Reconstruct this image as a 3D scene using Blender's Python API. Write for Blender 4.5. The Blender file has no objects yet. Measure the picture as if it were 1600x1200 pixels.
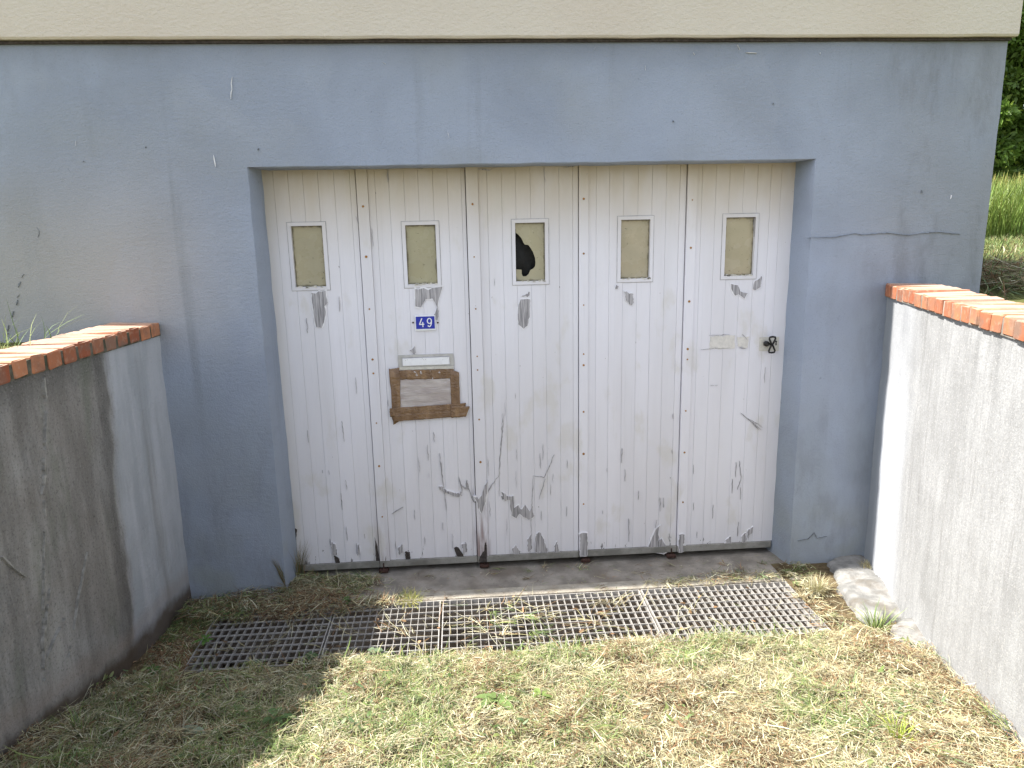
import bpy, bmesh, math, random
import numpy as np
from mathutils import Vector, Matrix, noise

S = bpy.context.scene
random.seed(7); RNG = np.random.default_rng(11)
# ------------------------------------------------------------------ camera
FPX = 1138.2
ROWS = np.array([[0.9970961, -0.0734196, -0.0202213],
                 [-0.0352799, -0.2100264, -0.9770590],
                 [0.0674883, 0.9749351, -0.2120068]])      # right, down, forward
CAM = np.array([0.8478, -3.1683, 1.62])
cd = bpy.data.cameras.new('camera'); cam = bpy.data.objects.new('camera', cd)
S.collection.objects.link(cam)
cd.sensor_width = 36; cd.lens = FPX / 1600 * 36; cd.clip_start = .05; cd.clip_end = 1500
r_, d_, f_ = [Vector(v) for v in ROWS]
cam.matrix_world = Matrix(((r_.x, -d_.x, -f_.x, CAM[0]), (r_.y, -d_.y, -f_.y, CAM[1]), (r_.z, -d_.z, -f_.z, CAM[2]), (0, 0, 0, 1)))
S.camera = cam
# ------------------------------------------------------------------ light
SUN_TRAVEL = Vector((0.71, -0.023, -1.0)).normalized()
SUN_E, SKY_S, EXPO = 4.6, 0.132, 1.43
to_sun = -SUN_TRAVEL
w = bpy.data.worlds.new('World'); S.world = w; w.use_nodes = True
nt = w.node_tree; nt.nodes.clear()
sk = nt.nodes.new('ShaderNodeTexSky'); sk.sky_type = 'NISHITA'; sk.sun_disc = False
sk.sun_elevation = math.asin(to_sun.z); sk.sun_rotation = math.atan2(to_sun.x, to_sun.y)
sk.air_density = 1.0; sk.dust_density = 1.5; sk.ozone_density = 1.0
hs = nt.nodes.new('ShaderNodeHueSaturation'); hs.inputs['Saturation'].default_value = .45
bg = nt.nodes.new('ShaderNodeBackground'); bg.inputs[1].default_value = SKY_S
ow = nt.nodes.new('ShaderNodeOutputWorld')
nt.links.new(sk.outputs[0], hs.inputs['Color']); nt.links.new(hs.outputs[0], bg.inputs[0]); nt.links.new(bg.outputs[0], ow.inputs[0])
sl = bpy.data.lights.new('sun', 'SUN'); sl.energy = SUN_E; sl.angle = math.radians(.53); sl.color = (1, .95, .87)
so = bpy.data.objects.new('sun', sl); S.collection.objects.link(so)
so.rotation_euler = SUN_TRAVEL.to_track_quat('-Z', 'Y').to_euler(); so.location = (-6, 1, 9)
S.view_settings.view_transform = 'Standard'; S.view_settings.look = 'None'
S.view_settings.exposure = EXPO; S.view_settings.gamma = 1; S.view_settings.use_curve_mapping = False
S.cycles.max_bounces = 7; S.cycles.diffuse_bounces = 4

# ------------------------------------------------------------------ helpers
def pt(px, py, ax=1, val=0.0):
    """where the sight line of a photo pixel meets the plane axis=val of the real place"""
    d = ROWS.T @ np.array([(px - 800) / FPX, (py - 600) / FPX, 1.0])
    t = (val - CAM[ax]) / d[ax]
    return CAM + t * d
def on_plane(px, py, p0, direction):
    n = np.cross(np.array(direction, float), [0, 0, 1]); d = ROWS.T @ np.array([(px - 800) / FPX, (py - 600) / FPX, 1.0])
    t = (n @ (np.array(p0, float) - CAM)) / (n @ d)
    return CAM + t * d
DY = 0.15                                            # front of the garage door
def D(px, py): p = pt(px, py, 1, DY); return (p[0], p[2])

def link(o, parent=None):
    S.collection.objects.link(o)
    if parent is not None:
        o.parent = parent
    return o
def wloc(o):
    v = Vector((0, 0, 0))
    while o is not None: v += o.location; o = o.parent
    return v
def empty(name, loc, label=None, cat=None, group=None, parent=None):
    o = bpy.data.objects.new(name, None); link(o, parent); o.empty_display_size = .1
    o.location = Vector(loc) - (wloc(parent) if parent else Vector((0, 0, 0)))
    props(o, label, cat, group); return o
def props(o, label=None, cat=None, group=None, kind=None):
    if label: o['label'] = label
    if cat: o['category'] = cat
    if group: o['group'] = group
    if kind: o['kind'] = kind
    return o
def mobj(name, verts, faces, mat, parent=None, smooth=False, label=None, cat=None, group=None, kind=None, origin=None):
    """verts in world coordinates; object origin is placed at `origin` (default: parent's)"""
    base = Vector(origin) if origin is not None else (wloc(parent) if parent else Vector((0, 0, 0)))
    me = bpy.data.meshes.new(name)
    me.from_pydata([tuple(Vector(v) - base) for v in verts], [], faces); me.materials.append(mat)
    if smooth: me.shade_smooth()
    if smooth == 'angle': me.set_sharp_from_angle(angle=math.radians(32))
    o = bpy.data.objects.new(name, me); link(o, parent)
    o.location = base - (wloc(parent) if parent else Vector((0, 0, 0)))
    return props(o, label, cat, group, kind)
class MB:
    def __init__(s): s.v = []; s.f = []
    def add(s, v, f): n = len(s.v); s.v += [tuple(q) for q in v]; s.f += [tuple(i + n for i in q) for q in f]
    def box(s, x0, x1, y0, y1, z0, z1, c=0.0):
        if c <= 0:
            s.add([(x, y, z) for x in (x0, x1) for y in (y0, y1) for z in (z0, z1)],
                  [(0, 1, 3, 2), (4, 6, 7, 5), (0, 4, 5, 1), (2, 3, 7, 6), (0, 2, 6, 4), (1, 5, 7, 3)]); return
        bm = bmesh.new(); bmesh.ops.create_cube(bm, size=1)
        for v in bm.verts: v.co = Vector(((x0 + x1) / 2 + v.co.x * (x1 - x0), (y0 + y1) / 2 + v.co.y * (y1 - y0), (z0 + z1) / 2 + v.co.z * (z1 - z0)))
        bmesh.ops.bevel(bm, geom=bm.edges[:], offset=c, segments=1, affect='EDGES')
        bm.verts.index_update(); s.add([v.co[:] for v in bm.verts], [[v.index for v in f.verts] for f in bm.faces]); bm.free()
    def plate(s, pts, y0, y1):
        """outline in (x, z), extruded from y0 (front) to y1"""
        n = len(pts)
        a = sum(pts[i][0] * pts[(i + 1) % n][1] - pts[(i + 1) % n][0] * pts[i][1] for i in range(n))
        if a < 0: pts = pts[::-1]
        v = [(x, y0, z) for x, z in pts] + [(x, y1, z) for x, z in pts]
        f = [tuple(range(n)), tuple(range(2 * n - 1, n - 1, -1))] + [(i, i + n, (i + 1) % n + n, (i + 1) % n) for i in range(n)]
        s.add(v, f)
    def ribbon(s, pts, wd, y0, y1):
        """crack / scratch: a thin tapered strip along (x, z) points"""
        P = [np.array(p, float) for p in pts]; Q = []
        for a, b in zip(P[:-1], P[1:]):
            k = max(1, int(np.linalg.norm(b - a) / .012))
            for i in range(k): Q.append(a + (b - a) * i / k + RNG.normal(0, .0011, 2) * (i > 0))
        Q.append(P[-1]); n = len(Q)
        L = []; R = []
        for i, q in enumerate(Q):
            t = Q[min(i + 1, n - 1)] - Q[max(i - 1, 0)]; t = t / (np.linalg.norm(t) + 1e-9); nn = np.array([-t[1], t[0]])
            k = wd * .5 * (0.35 + .9 * RNG.random()) * min(1, 3 * i / n + .15, 3 * (n - 1 - i) / n + .15)
            L.append(q + nn * k); R.append(q - nn * k)
        for i in range(n - 1):
            q = [L[i], R[i], R[i + 1], L[i + 1]]
            s.add([(p[0], y0, p[1]) for p in q] + [(p[0], y1, p[1]) for p in q], [(0, 1, 2, 3), (0, 4, 5, 1), (2, 6, 7, 3), (1, 5, 6, 2), (3, 7, 4, 0)])
    def tube(s, path, r, seg=8, closed=False):
        P = [Vector(p) for p in path]; n = len(P); base = len(s.v)
        for i, p in enumerate(P):
            t = (P[(i + 1) % n] - P[i - 1]) if closed else (P[min(i + 1, n - 1)] - P[max(i - 1, 0)])
            t.normalize(); u = t.orthogonal() if i == 0 else (u - t * u.dot(t)); u.normalize(); v = t.cross(u)
            rr = r[i] if isinstance(r, (list, tuple)) else r
            for k in range(seg):
                a = 2 * math.pi * k / seg; s.v.append(tuple(p + (u * math.cos(a) + v * math.sin(a)) * rr))
        for i in range(n if closed else n - 1):
            for k in range(seg):
                a = base + i * seg + k; b = base + i * seg + (k + 1) % seg; j = (i + 1) % n
                s.f.append((a, b, base + j * seg + (k + 1) % seg, base + j * seg + k))
        if not closed:
            s.f.append(tuple(base + k for k in range(seg))[::-1]); s.f.append(tuple(base + (n - 1) * seg + k for k in range(seg)))
    def build(s, name, mat, parent=None, **k): return mobj(name, s.v, s.f, mat, parent, **k)

def jag(pts, amp=.003, step=.01):
    """roughen an outline given in (x, z)"""
    out = []; n = len(pts)
    for i in range(n):
        a = np.array(pts[i]); b = np.array(pts[(i + 1) % n]); k = max(1, int(np.linalg.norm(b - a) / step))
        for j in range(k):
            q = a + (b - a) * j / k
            out.append(tuple(q + RNG.normal(0, amp, 2) * np.array([.6, 1.2])))
    return out

# ------------------------------------------------------------------ materials
class G:
    """small node graph builder"""
    def __init__(s, name):
        s.m = bpy.data.materials.new(name); s.m.use_nodes = True; s.t = s.m.node_tree
        s.b = s.t.nodes['Principled BSDF']; s.pos = s.t.nodes.new('ShaderNodeNewGeometry').outputs['Position']; s._xyz = None
    def n(s, k, **p):
        o = s.t.nodes.new(k)
        for a, v in p.items(): setattr(o, a, v)
        return o
    def inp(s, sock, v):
        if hasattr(v, 'links'): s.t.links.new(v, sock)
        else:
            if isinstance(v, (tuple, list)) and len(v) == 3 and len(sock.default_value) == 4: v = (*v, 1)
            sock.default_value = v
    def vec(s, scale):
        m = s.n('ShaderNodeMapping'); s.t.links.new(s.pos, m.inputs[0]); m.inputs['Scale'].default_value = scale; return m.outputs[0]
    def noise(s, scale=(1, 1, 1), sc=1.0, detail=4, rough=.55, dist=0, off=None):
        m = s.n('ShaderNodeMapping'); s.t.links.new(s.pos, m.inputs[0]); m.inputs['Scale'].default_value = scale
        if off: m.inputs['Location'].default_value = off
        t = s.n('ShaderNodeTexNoise'); s.t.links.new(m.outputs[0], t.inputs[0])
        t.inputs['Scale'].default_value = sc; t.inputs['Detail'].default_value = detail; t.inputs['Roughness'].default_value = rough; t.inputs['Distortion'].default_value = dist
        return t.outputs[0]
    def ramp(s, v, a, b, lo=0.0, hi=1.0):
        m = s.n('ShaderNodeMapRange', interpolation_type='SMOOTHSTEP'); s.inp(m.inputs[0], v)
        m.inputs[1].default_value = a; m.inputs[2].default_value = b; m.inputs[3].default_value = lo; m.inputs[4].default_value = hi; return m.outputs[0]
    def mix(s, f, a, b, mode='MIX'):
        m = s.n('ShaderNodeMix', data_type='RGBA', blend_type=mode); s.inp(m.inputs[0], f); s.inp(m.inputs[6], a); s.inp(m.inputs[7], b); return m.outputs[2]
    def math(s, op, a, b=0.0, clamp=False):
        m = s.n('ShaderNodeMath', operation=op, use_clamp=clamp); s.inp(m.inputs[0], a); s.inp(m.inputs[1], b); return m.outputs[0]
    @property
    def xyz(s):
        if s._xyz is None:
            q = s.n('ShaderNodeSeparateXYZ'); s.t.links.new(s.pos, q.inputs[0]); s._xyz = q.outputs
        return s._xyz
    def bump(s, *hs):
        prev = None
        for h, strength, dist in hs:
            b = s.n('ShaderNodeBump'); s.inp(b.inputs['Height'], h); b.inputs['Strength'].default_value = strength; b.inputs['Distance'].default_value = dist
            if prev is not None: s.t.links.new(prev, b.inputs['Normal'])
            prev = b.outputs[0]
        s.t.links.new(prev, s.b.inputs['Normal'])
    def done(s, col, rough=.8, spec=.3, metal=0.0):
        s.inp(s.b.inputs['Base Color'], col); s.inp(s.b.inputs['Roughness'], rough)
        s.b.inputs['Specular IOR Level'].default_value = spec; s.b.inputs['Metallic'].default_value = metal; return s.m

def simple(name, col, rough=.7, spec=.3, metal=0.0, var=.25, sc=40, bump=.15):
    g = G(name); nz = g.noise(sc=sc, detail=5)
    c = g.mix(g.ramp(nz, .3, .7), tuple(x * (1 - var) for x in col), tuple(min(1, x * (1 + var * .6)) for x in col))
    if bump: g.bump((nz, bump, .003))
    return g.done(c, rough, spec, metal)

def m_blue():
    g = G('blue_grey_painted_render'); x, y, z = g.xyz
    c = g.mix(g.ramp(g.noise(sc=1.4, detail=4, dist=.6), .35, .68), (.258, .294, .366), (.312, .356, .446))
    c = g.mix(g.ramp(g.noise(sc=2.6, detail=6, off=(4, 2, 7)), .45, .75, 0, .55), c, (.288, .315, .352))
    # weathered greyer paint low down, towards both ends of the wall and in a few broad patches
    low = g.math('MULTIPLY', g.ramp(z, 1.5, .1), g.ramp(g.noise((1.6, 1, .55), 2.3, 5), .35, .7))
    c = g.mix(g.math('MULTIPLY', low, .8), c, (.255, .288, .312)); c = g.mix(g.math('MULTIPLY', g.math('MULTIPLY', g.ramp(z, 1.0, .2), g.ramp(g.noise((3, 1, 1.2), 2.6, 7, .7, off=(8, 3, 3)), .48, .66)), .5), c, (.185, .20, .225))
    endR = g.math('MULTIPLY', g.ramp(x, 2.35, 3.25), g.ramp(g.noise((1, 1, .5), 2.0, 5, off=(1, 8, 2)), .25, .7)); c = g.mix(g.math('MULTIPLY', endR, .95), c, (.262, .276, .308))
    drk = g.math('MULTIPLY', g.ramp(x, 2.45, 2.95), g.ramp(g.noise((2.2, 1, .7), 2.6, 7, .7, off=(7, 8, 2)), .46, .68)); c = g.mix(g.math('MULTIPLY', drk, .7), c, (.178, .188, .205))
    drl = g.math('MULTIPLY', g.ramp(x, -.1, -.7), g.ramp(g.noise((1.8, 1, .9), 2.2, 6, .65, off=(3, 8, 5)), .48, .66)); c = g.mix(g.math('MULTIPLY', drl, .4), c, (.215, .235, .262))
    pl = g.math('MULTIPLY', g.ramp(x, .05, -.5), g.math('MULTIPLY', g.ramp(z, 2.1, 1.45), g.ramp(z, 1.0, 1.3)))
    c = g.mix(g.math('MULTIPLY', pl, .75), c, (.345, .33, .31))  # warm light bounced off the sunlit bricks, painted into the left end
    # flat repair patches with crisp edges, brushed-out touch-ups
    rp = g.ramp(g.noise((1.2, 1, 1.0), 1.7, 2, .4, .2, off=(6, 0, 3)), .575, .590); c = g.mix(g.math('MULTIPLY', rp, .14), c, (.355, .385, .445))
    rp2 = g.ramp(g.noise((1.4, 1, .9), 2.2, 3, .5, .3, off=(1, 0, 9)), .60, .612); c = g.mix(g.math('MULTIPLY', rp2, .10), c, (.22, .245, .28))
    # dirt runs
    runs = g.math('MULTIPLY', g.ramp(g.noise((9, 9, .5), 1.0, 5), .56, .76), g.ramp(g.noise(sc=1.1, off=(3, 3, 3)), .42, .62))
    c = g.mix(g.math('MULTIPLY', runs, .5), c, (.17, .19, .20))
    # darker towards the top, just below the upper storey
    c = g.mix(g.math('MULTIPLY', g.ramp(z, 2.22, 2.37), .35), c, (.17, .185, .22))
    # lime-pale and green-grey patches at the foot
    foot = g.math('MULTIPLY', g.ramp(z, .42, .02), g.ramp(g.noise(sc=5, detail=6, off=(9, 1, 4)), .42, .6)); c = g.mix(g.math('MULTIPLY', foot, .5), c, (.27, .29, .265))
    specks = g.ramp(g.noise(sc=38, detail=3), .70, .76); c = g.mix(g.math('MULTIPLY', specks, .5), c, (.16, .18, .20))
    specks2 = g.ramp(g.noise(sc=140, detail=4, rough=.7, off=(2, 9, 4)), .54, .70); c = g.mix(g.math('MULTIPLY', specks2, .38), c, (.19, .215, .24))
    rip = g.noise((24, 24, 62), 1.0, 4, .55, .25); gr = g.noise(sc=150, detail=4)
    msk = g.ramp(g.noise(sc=1.9, off=(5, 5, 1)), .36, .62, .15, 1.0)
    g.bump((g.math('MULTIPLY', rip, msk), .40, .006), (gr, .6, .0035), (g.noise(sc=55, detail=4, rough=.65), .35, .005))
    return g.done(c, .78, .25)
def m_cream():
    g = G('cream_textured_render')
    c = g.mix(g.ramp(g.noise(sc=1.2, detail=4), .35, .65), (.60, .54, .46), (.625, .575, .495))
    c = g.mix(g.ramp(g.noise(sc=60, detail=4), .6, .8, 0, .25), c, (.42, .37, .28))
    g.bump((g.noise((1, 1, 1.7), 48, 5, .65, .2), .7, .007), (g.noise(sc=150, detail=3), .4, .003))
    return g.done(c, .85, .2)
def m_door():
    g = G('peeling_white_paint'); x, y, z = g.xyz
    at = g.n('ShaderNodeObjectInfo').outputs['Random']
    c = g.mix(g.ramp(g.noise((6, 1, .8), 1.0, 4), .3, .7), (.69, .675, .705), (.755, .745, .79))
    c = g.mix(g.math('MULTIPLY', at, .22), c, (.60, .60, .62))
    # yellowed, dirtier paint under the lintel and along the left jamb
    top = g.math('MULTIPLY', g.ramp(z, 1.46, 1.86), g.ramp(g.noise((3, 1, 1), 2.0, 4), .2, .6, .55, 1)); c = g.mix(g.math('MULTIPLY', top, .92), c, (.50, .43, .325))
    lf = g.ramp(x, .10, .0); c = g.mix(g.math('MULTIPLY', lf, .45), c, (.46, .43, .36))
    # faint cream smears, grime in fine vertical grain
    gr = g.noise((90, 1, 2.2), 1.0, 4, .6); c = g.mix(g.ramp(gr, .58, .82, 0, .30), c, (.42, .42, .43))
    sm = g.math('MULTIPLY', g.ramp(g.noise((3, 1, 1.6), 2.4, 5, off=(3, 0, 8)), .58, .7), .35); c = g.mix(sm, c, (.55, .52, .44))
    # flaked spots, many near the foot of the boards, few above
    fl = g.noise((30, 1, 11), 1.0, 6, .65, .4); hz = g.ramp(z, .03, .30, .0, .17)
    thr = g.math('SUBTRACT', fl, hz); k = g.ramp(thr, .615, .63)
    wood = g.mix(g.ramp(g.noise((160, 1, 5), 1.0, 3), .35, .65), (.17, .165, .165), (.33, .32, .32))
    c = g.mix(k, c, wood)
    sp = g.ramp(g.noise((55, 1, 34), 1.0, 3, off=(7, 0, 2)), .745, .77); c = g.mix(g.math('MULTIPLY', sp, .75), c, (.17, .14, .12))
    # red-brown rust wash where the floor rollers sit (x = .42 and .90)
    for cx_, a in ((.915, 1.0), (.43, .35)):
        rr = g.ramp(g.math('ABSOLUTE', g.math('SUBTRACT', x, cx_)), .065, .0)
        rr = g.math('MULTIPLY', rr, g.math('MULTIPLY', g.ramp(z, .42, .02), g.ramp(g.noise((40, 1, 5), 1.0, 4), .42, .66)))
        c = g.mix(g.math('MULTIPLY', rr, a), c, (.16, .07, .055))
    g.bump((g.noise((70, 1, 1.4), 1.0, 4), .35, .002), (k, -.6, .0015), (g.noise((9, 1, 3), 1.0, 3), .2, .004))
    return g.done(c, g.mix(k, (.48,) * 3, (.85,) * 3), .35)
def m_wall_left():
    g = G('dirty_retaining_wall_render'); x, y, z = g.xyz
    yy = g.math('ADD', y, g.math('MULTIPLY', g.math('SUBTRACT', g.noise((3, 3, 1.1), 2.0, 5), .5), .22))
    yy = g.math('ADD', yy, g.math('MULTIPLY', z, -.045))
    clean = g.ramp(yy, -.505, -.445)
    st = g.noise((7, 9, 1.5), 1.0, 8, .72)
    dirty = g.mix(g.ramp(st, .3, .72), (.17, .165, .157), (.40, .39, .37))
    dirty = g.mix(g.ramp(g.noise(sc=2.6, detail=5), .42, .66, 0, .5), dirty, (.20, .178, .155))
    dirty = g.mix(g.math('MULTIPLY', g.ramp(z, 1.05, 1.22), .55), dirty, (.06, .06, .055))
    dirty = g.mix(g.ramp(g.noise((4, 4, 1.0), 2.0, 4, off=(3, 1, 1)), .56, .7, 0, .45), dirty, (.15, .165, .125))
    paint = g.mix(g.ramp(g.noise((2, 6, 1.2), 2.0, 5), .35, .65), (.36, .38, .405), (.45, .465, .495))
    paint = g.mix(g.ramp(g.noise((8, 14, .6), 1.0, 5, off=(2, 1, 1)), .54, .7, 0, .45), paint, (.235, .23, .21))
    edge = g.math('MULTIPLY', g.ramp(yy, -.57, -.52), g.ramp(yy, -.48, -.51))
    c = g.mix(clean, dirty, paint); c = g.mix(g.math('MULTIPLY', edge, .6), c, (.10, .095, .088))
    lich = g.ramp(g.noise(sc=150, detail=6, rough=.7), .52, .70); c = g.mix(g.math('MULTIPLY', lich, g.math('SUBTRACT', .5, g.math('MULTIPLY', clean, .42))), c, (.36, .35, .335))
    blk = g.ramp(g.noise(sc=120, detail=6, rough=.7, off=(1, 5, 3)), .50, .70); c = g.mix(g.math('MULTIPLY', blk, g.math('SUBTRACT', .55, g.math('MULTIPLY', clean, .47))), c, (.045, .044, .042))
    # damp brown earth splash along the ground, ramp rises towards the street
    gz = g.math('SUBTRACT', z, g.math('MULTIPLY', g.math('MAXIMUM', g.math('SUBTRACT', -.55, y), 0.0), .19))
    gz = g.math('ADD', gz, g.math('MULTIPLY', g.noise(sc=7, detail=4), .12))
    soil = g.ramp(gz, .150, .075); c = g.mix(g.math('MULTIPLY', soil, .9), c, (.085, .062, .042))
    rim = g.math('MULTIPLY', g.ramp(gz, .11, .15), g.ramp(gz, .23, .15)); c = g.mix(g.math('MULTIPLY', rim, .30), c, (.27, .20, .15))
    g.bump((g.noise(sc=24, detail=6, rough=.65), .55, .01), (g.noise(sc=130, detail=4), .6, .004))
    return g.done(c, .92, .15)
def m_wall_right():
    g = G('bleached_retaining_wall_render'); x, y, z = g.xyz
    yy = g.math('ADD', y, g.math('MULTIPLY', g.math('SUBTRACT', g.noise((3, 3, 1.2), 2.0, 5), .5), .16))
    c = g.mix(g.ramp(g.noise((9, 9, 2.0), 1.0, 8, .75), .34, .66), (.255, .260, .266), (.335, .342, .352))
    c = g.mix(g.ramp(g.noise((26, 26, 1.9), 1.0, 7, .75, off=(5, 2, 1)), .50, .70, 0, .6), c, (.185, .185, .188))
    c = g.mix(g.math('MULTIPLY', g.ramp(z, .85, 1.3), g.ramp(g.noise((22, 22, .8), 1.0, 4, off=(1, 1, 9)), .48, .66, 0, .55)), c, (.19, .195, .20))
    c = g.mix(g.ramp(g.noise(sc=95, detail=5, rough=.7), .50, .62, 0, .55), c, (.225, .225, .225))
    c = g.mix(g.ramp(g.noise(sc=120, detail=5, rough=.7, off=(4, 4, 4)), .54, .66, 0, .55), c, (.46, .455, .445))
    whit = g.math('MULTIPLY', g.ramp(yy, -.50, -.30), g.ramp(z, 1.1, .55, .35, 1)); c = g.mix(g.math('MULTIPLY', whit, .85), c, (.43, .455, .50))
    edge = g.math('MULTIPLY', g.ramp(y, -.13, -.06), 1.0); c = g.mix(g.math('MULTIPLY', edge, .6), c, (.22, .245, .265))
    g.bump((g.noise(sc=18, detail=6), .35, .006), (g.noise(sc=170, detail=4), .6, .003))
    return g.done(c, .9, .15)
def m_concrete(name, a, b, sc=9, dirt=(.17, .14, .11), amt=.6):
    g = G(name)
    c = g.mix(g.ramp(g.noise(sc=sc, detail=6), .35, .65), a, b); c = g.mix(g.ramp(g.noise(sc=sc * .5, detail=6, off=(3, 4, 1)), .5, .68, 0, amt), c, dirt)
    c = g.mix(g.ramp(g.noise(sc=120, detail=3), .6, .72, 0, .5), c, tuple(v * .5 for v in a))
    g.bump((g.noise(sc=30, detail=6, rough=.65), .6, .008), (g.noise(sc=160, detail=3), .4, .003))
    return g.done(c, .92, .15)
def m_brick():
    g = G('orange_coping_brick'); r = g.n('ShaderNodeObjectInfo').outputs['Random']
    c = g.mix(r, (.30, .095, .050), (.50, .22, .115)); c = g.mix(g.ramp(g.noise(sc=14, detail=5), .42, .66, 0, .7), c, (.24, .13, .09))
    c = g.mix(g.ramp(g.noise(sc=60, detail=4), .52, .68, 0, .28), c, (.50, .36, .26))
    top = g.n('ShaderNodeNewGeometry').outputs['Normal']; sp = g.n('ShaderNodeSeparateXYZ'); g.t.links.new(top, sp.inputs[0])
    c = g.mix(g.math('MULTIPLY', g.ramp(sp.outputs[2], .6, .9), .62), c, (.50, .40, .32)); c = g.mix(g.ramp(g.noise(sc=7, detail=6, off=(2, 2, 5)), .55, .66, 0, .55), c, (.17, .15, .125))      # limey upper faces, painted paler as if overexposed in the sun
    g.bump((g.noise(sc=45, detail=5), .5, .004), (g.noise(sc=170, detail=3), .3, .002))
    return g.done(c, .85, .2)
def m_vcol(name, rough=.65, trans=.0, spec=.25):
    g = G(name); a = g.n('ShaderNodeVertexColor'); a.layer_name = 'col'
    m = g.done(a.outputs[0], rough, spec)
    if trans:
        tr = g.n('ShaderNodeBsdfTranslucent'); g.t.links.new(a.outputs[0], tr.inputs[0])
        mx = g.n('ShaderNodeMixShader'); mx.inputs[0].default_value = trans
        g.t.links.new(g.b.outputs[0], mx.inputs[1]); g.t.links.new(tr.outputs[0], mx.inputs[2])
        g.t.links.new(mx.outputs[0], g.t.nodes['Material Output'].inputs[0])
    return m
def m_soil():
    g = G('straw_covered_soil'); c = g.mix(g.ramp(g.noise(sc=6, detail=6), .35, .65), (.07, .055, .032), (.17, .13, .075))
    c = g.mix(g.ramp(g.noise(sc=40, detail=5), .45, .65, 0, .7), c, (.075, .055, .032)); g.bump((g.noise(sc=40, detail=6), 1, .02)); return g.done(c, .95, .1)
def m_lawn():
    g = G('mown_lawn'); c = g.mix(g.ramp(g.noise(sc=1.1, detail=6), .35, .65), (.10, .125, .035), (.17, .165, .065))
    c = g.mix(g.ramp(g.noise(sc=30, detail=5), .5, .7, 0, .6), c, (.05, .06, .02)); g.bump((g.noise(sc=60, detail=5), 1, .03)); return g.done(c, .95, .1)
def m_pane():
    g = G('dirty_cream_pane'); tc = g.n('ShaderNodeTexCoord')
    gr = g.n('ShaderNodeSeparateXYZ'); g.t.links.new(tc.outputs['Generated'], gr.inputs[0]); ux, uz = gr.outputs[0], gr.outputs[2]
    def edge(u): return g.math('MINIMUM', u, g.math('SUBTRACT', 1.0, u))
    e = g.math('MINIMUM', edge(ux), g.math('MULTIPLY', edge(uz), 1.7)); e = g.math('ADD', e, g.math('MULTIPLY', g.math('SUBTRACT', g.noise(sc=30, detail=5), .5), .16))
    r = g.n('ShaderNodeObjectInfo').outputs['Random']
    base = g.mix(r, (.37, .345, .22), (.44, .38, .265)); base = g.mix(g.ramp(g.noise(sc=9, detail=5), .35, .7, 0, .5), base, (.33, .295, .195))
    base = g.mix(g.ramp(e, .075, .0), base, (.12, .105, .06))  # dirty edges, darkened as well for the shade inside the recessed frame
    base = g.mix(g.ramp(g.noise(sc=70, detail=4), .66, .73, 0, .8), base, (.12, .11, .07))
    g.bump((g.noise(sc=14, detail=3), .1, .004)); return g.done(base, g.mix(g.ramp(g.noise(sc=11, detail=4), .4, .7), (.18,) * 3, (.55,) * 3), .5)
def m_tape():
    g = G('brown_packing_tape'); c = g.mix(g.ramp(g.noise((30, 1, 8), 1.0, 5), .35, .7), (.165, .092, .045), (.27, .165, .085))
    g.bump((g.noise((34, 1, 60), 1.0, 5, .6, 1.2), .9, .008)); return g.done(c, .24, .6)
def m_film():
    g = G('crinkled_clear_film_over_card'); c = g.mix(g.ramp(g.noise((8, 1, 26), 1.0, 5, dist=.7), .35, .68), (.40, .35, .335), (.52, .475, .45))
    c = g.mix(g.ramp(g.noise((7, 1, 60), 1.0, 4, off=(1, 1, 1), dist=1), .66, .72, 0, .65), c, (.66, .62, .60))  # bright highlights on the creases, painted into the film colour
    g.bump((g.noise((10, 1, 40), 1.0, 4, dist=1), .8, .006)); return g.done(c, .22, .5)

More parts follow.
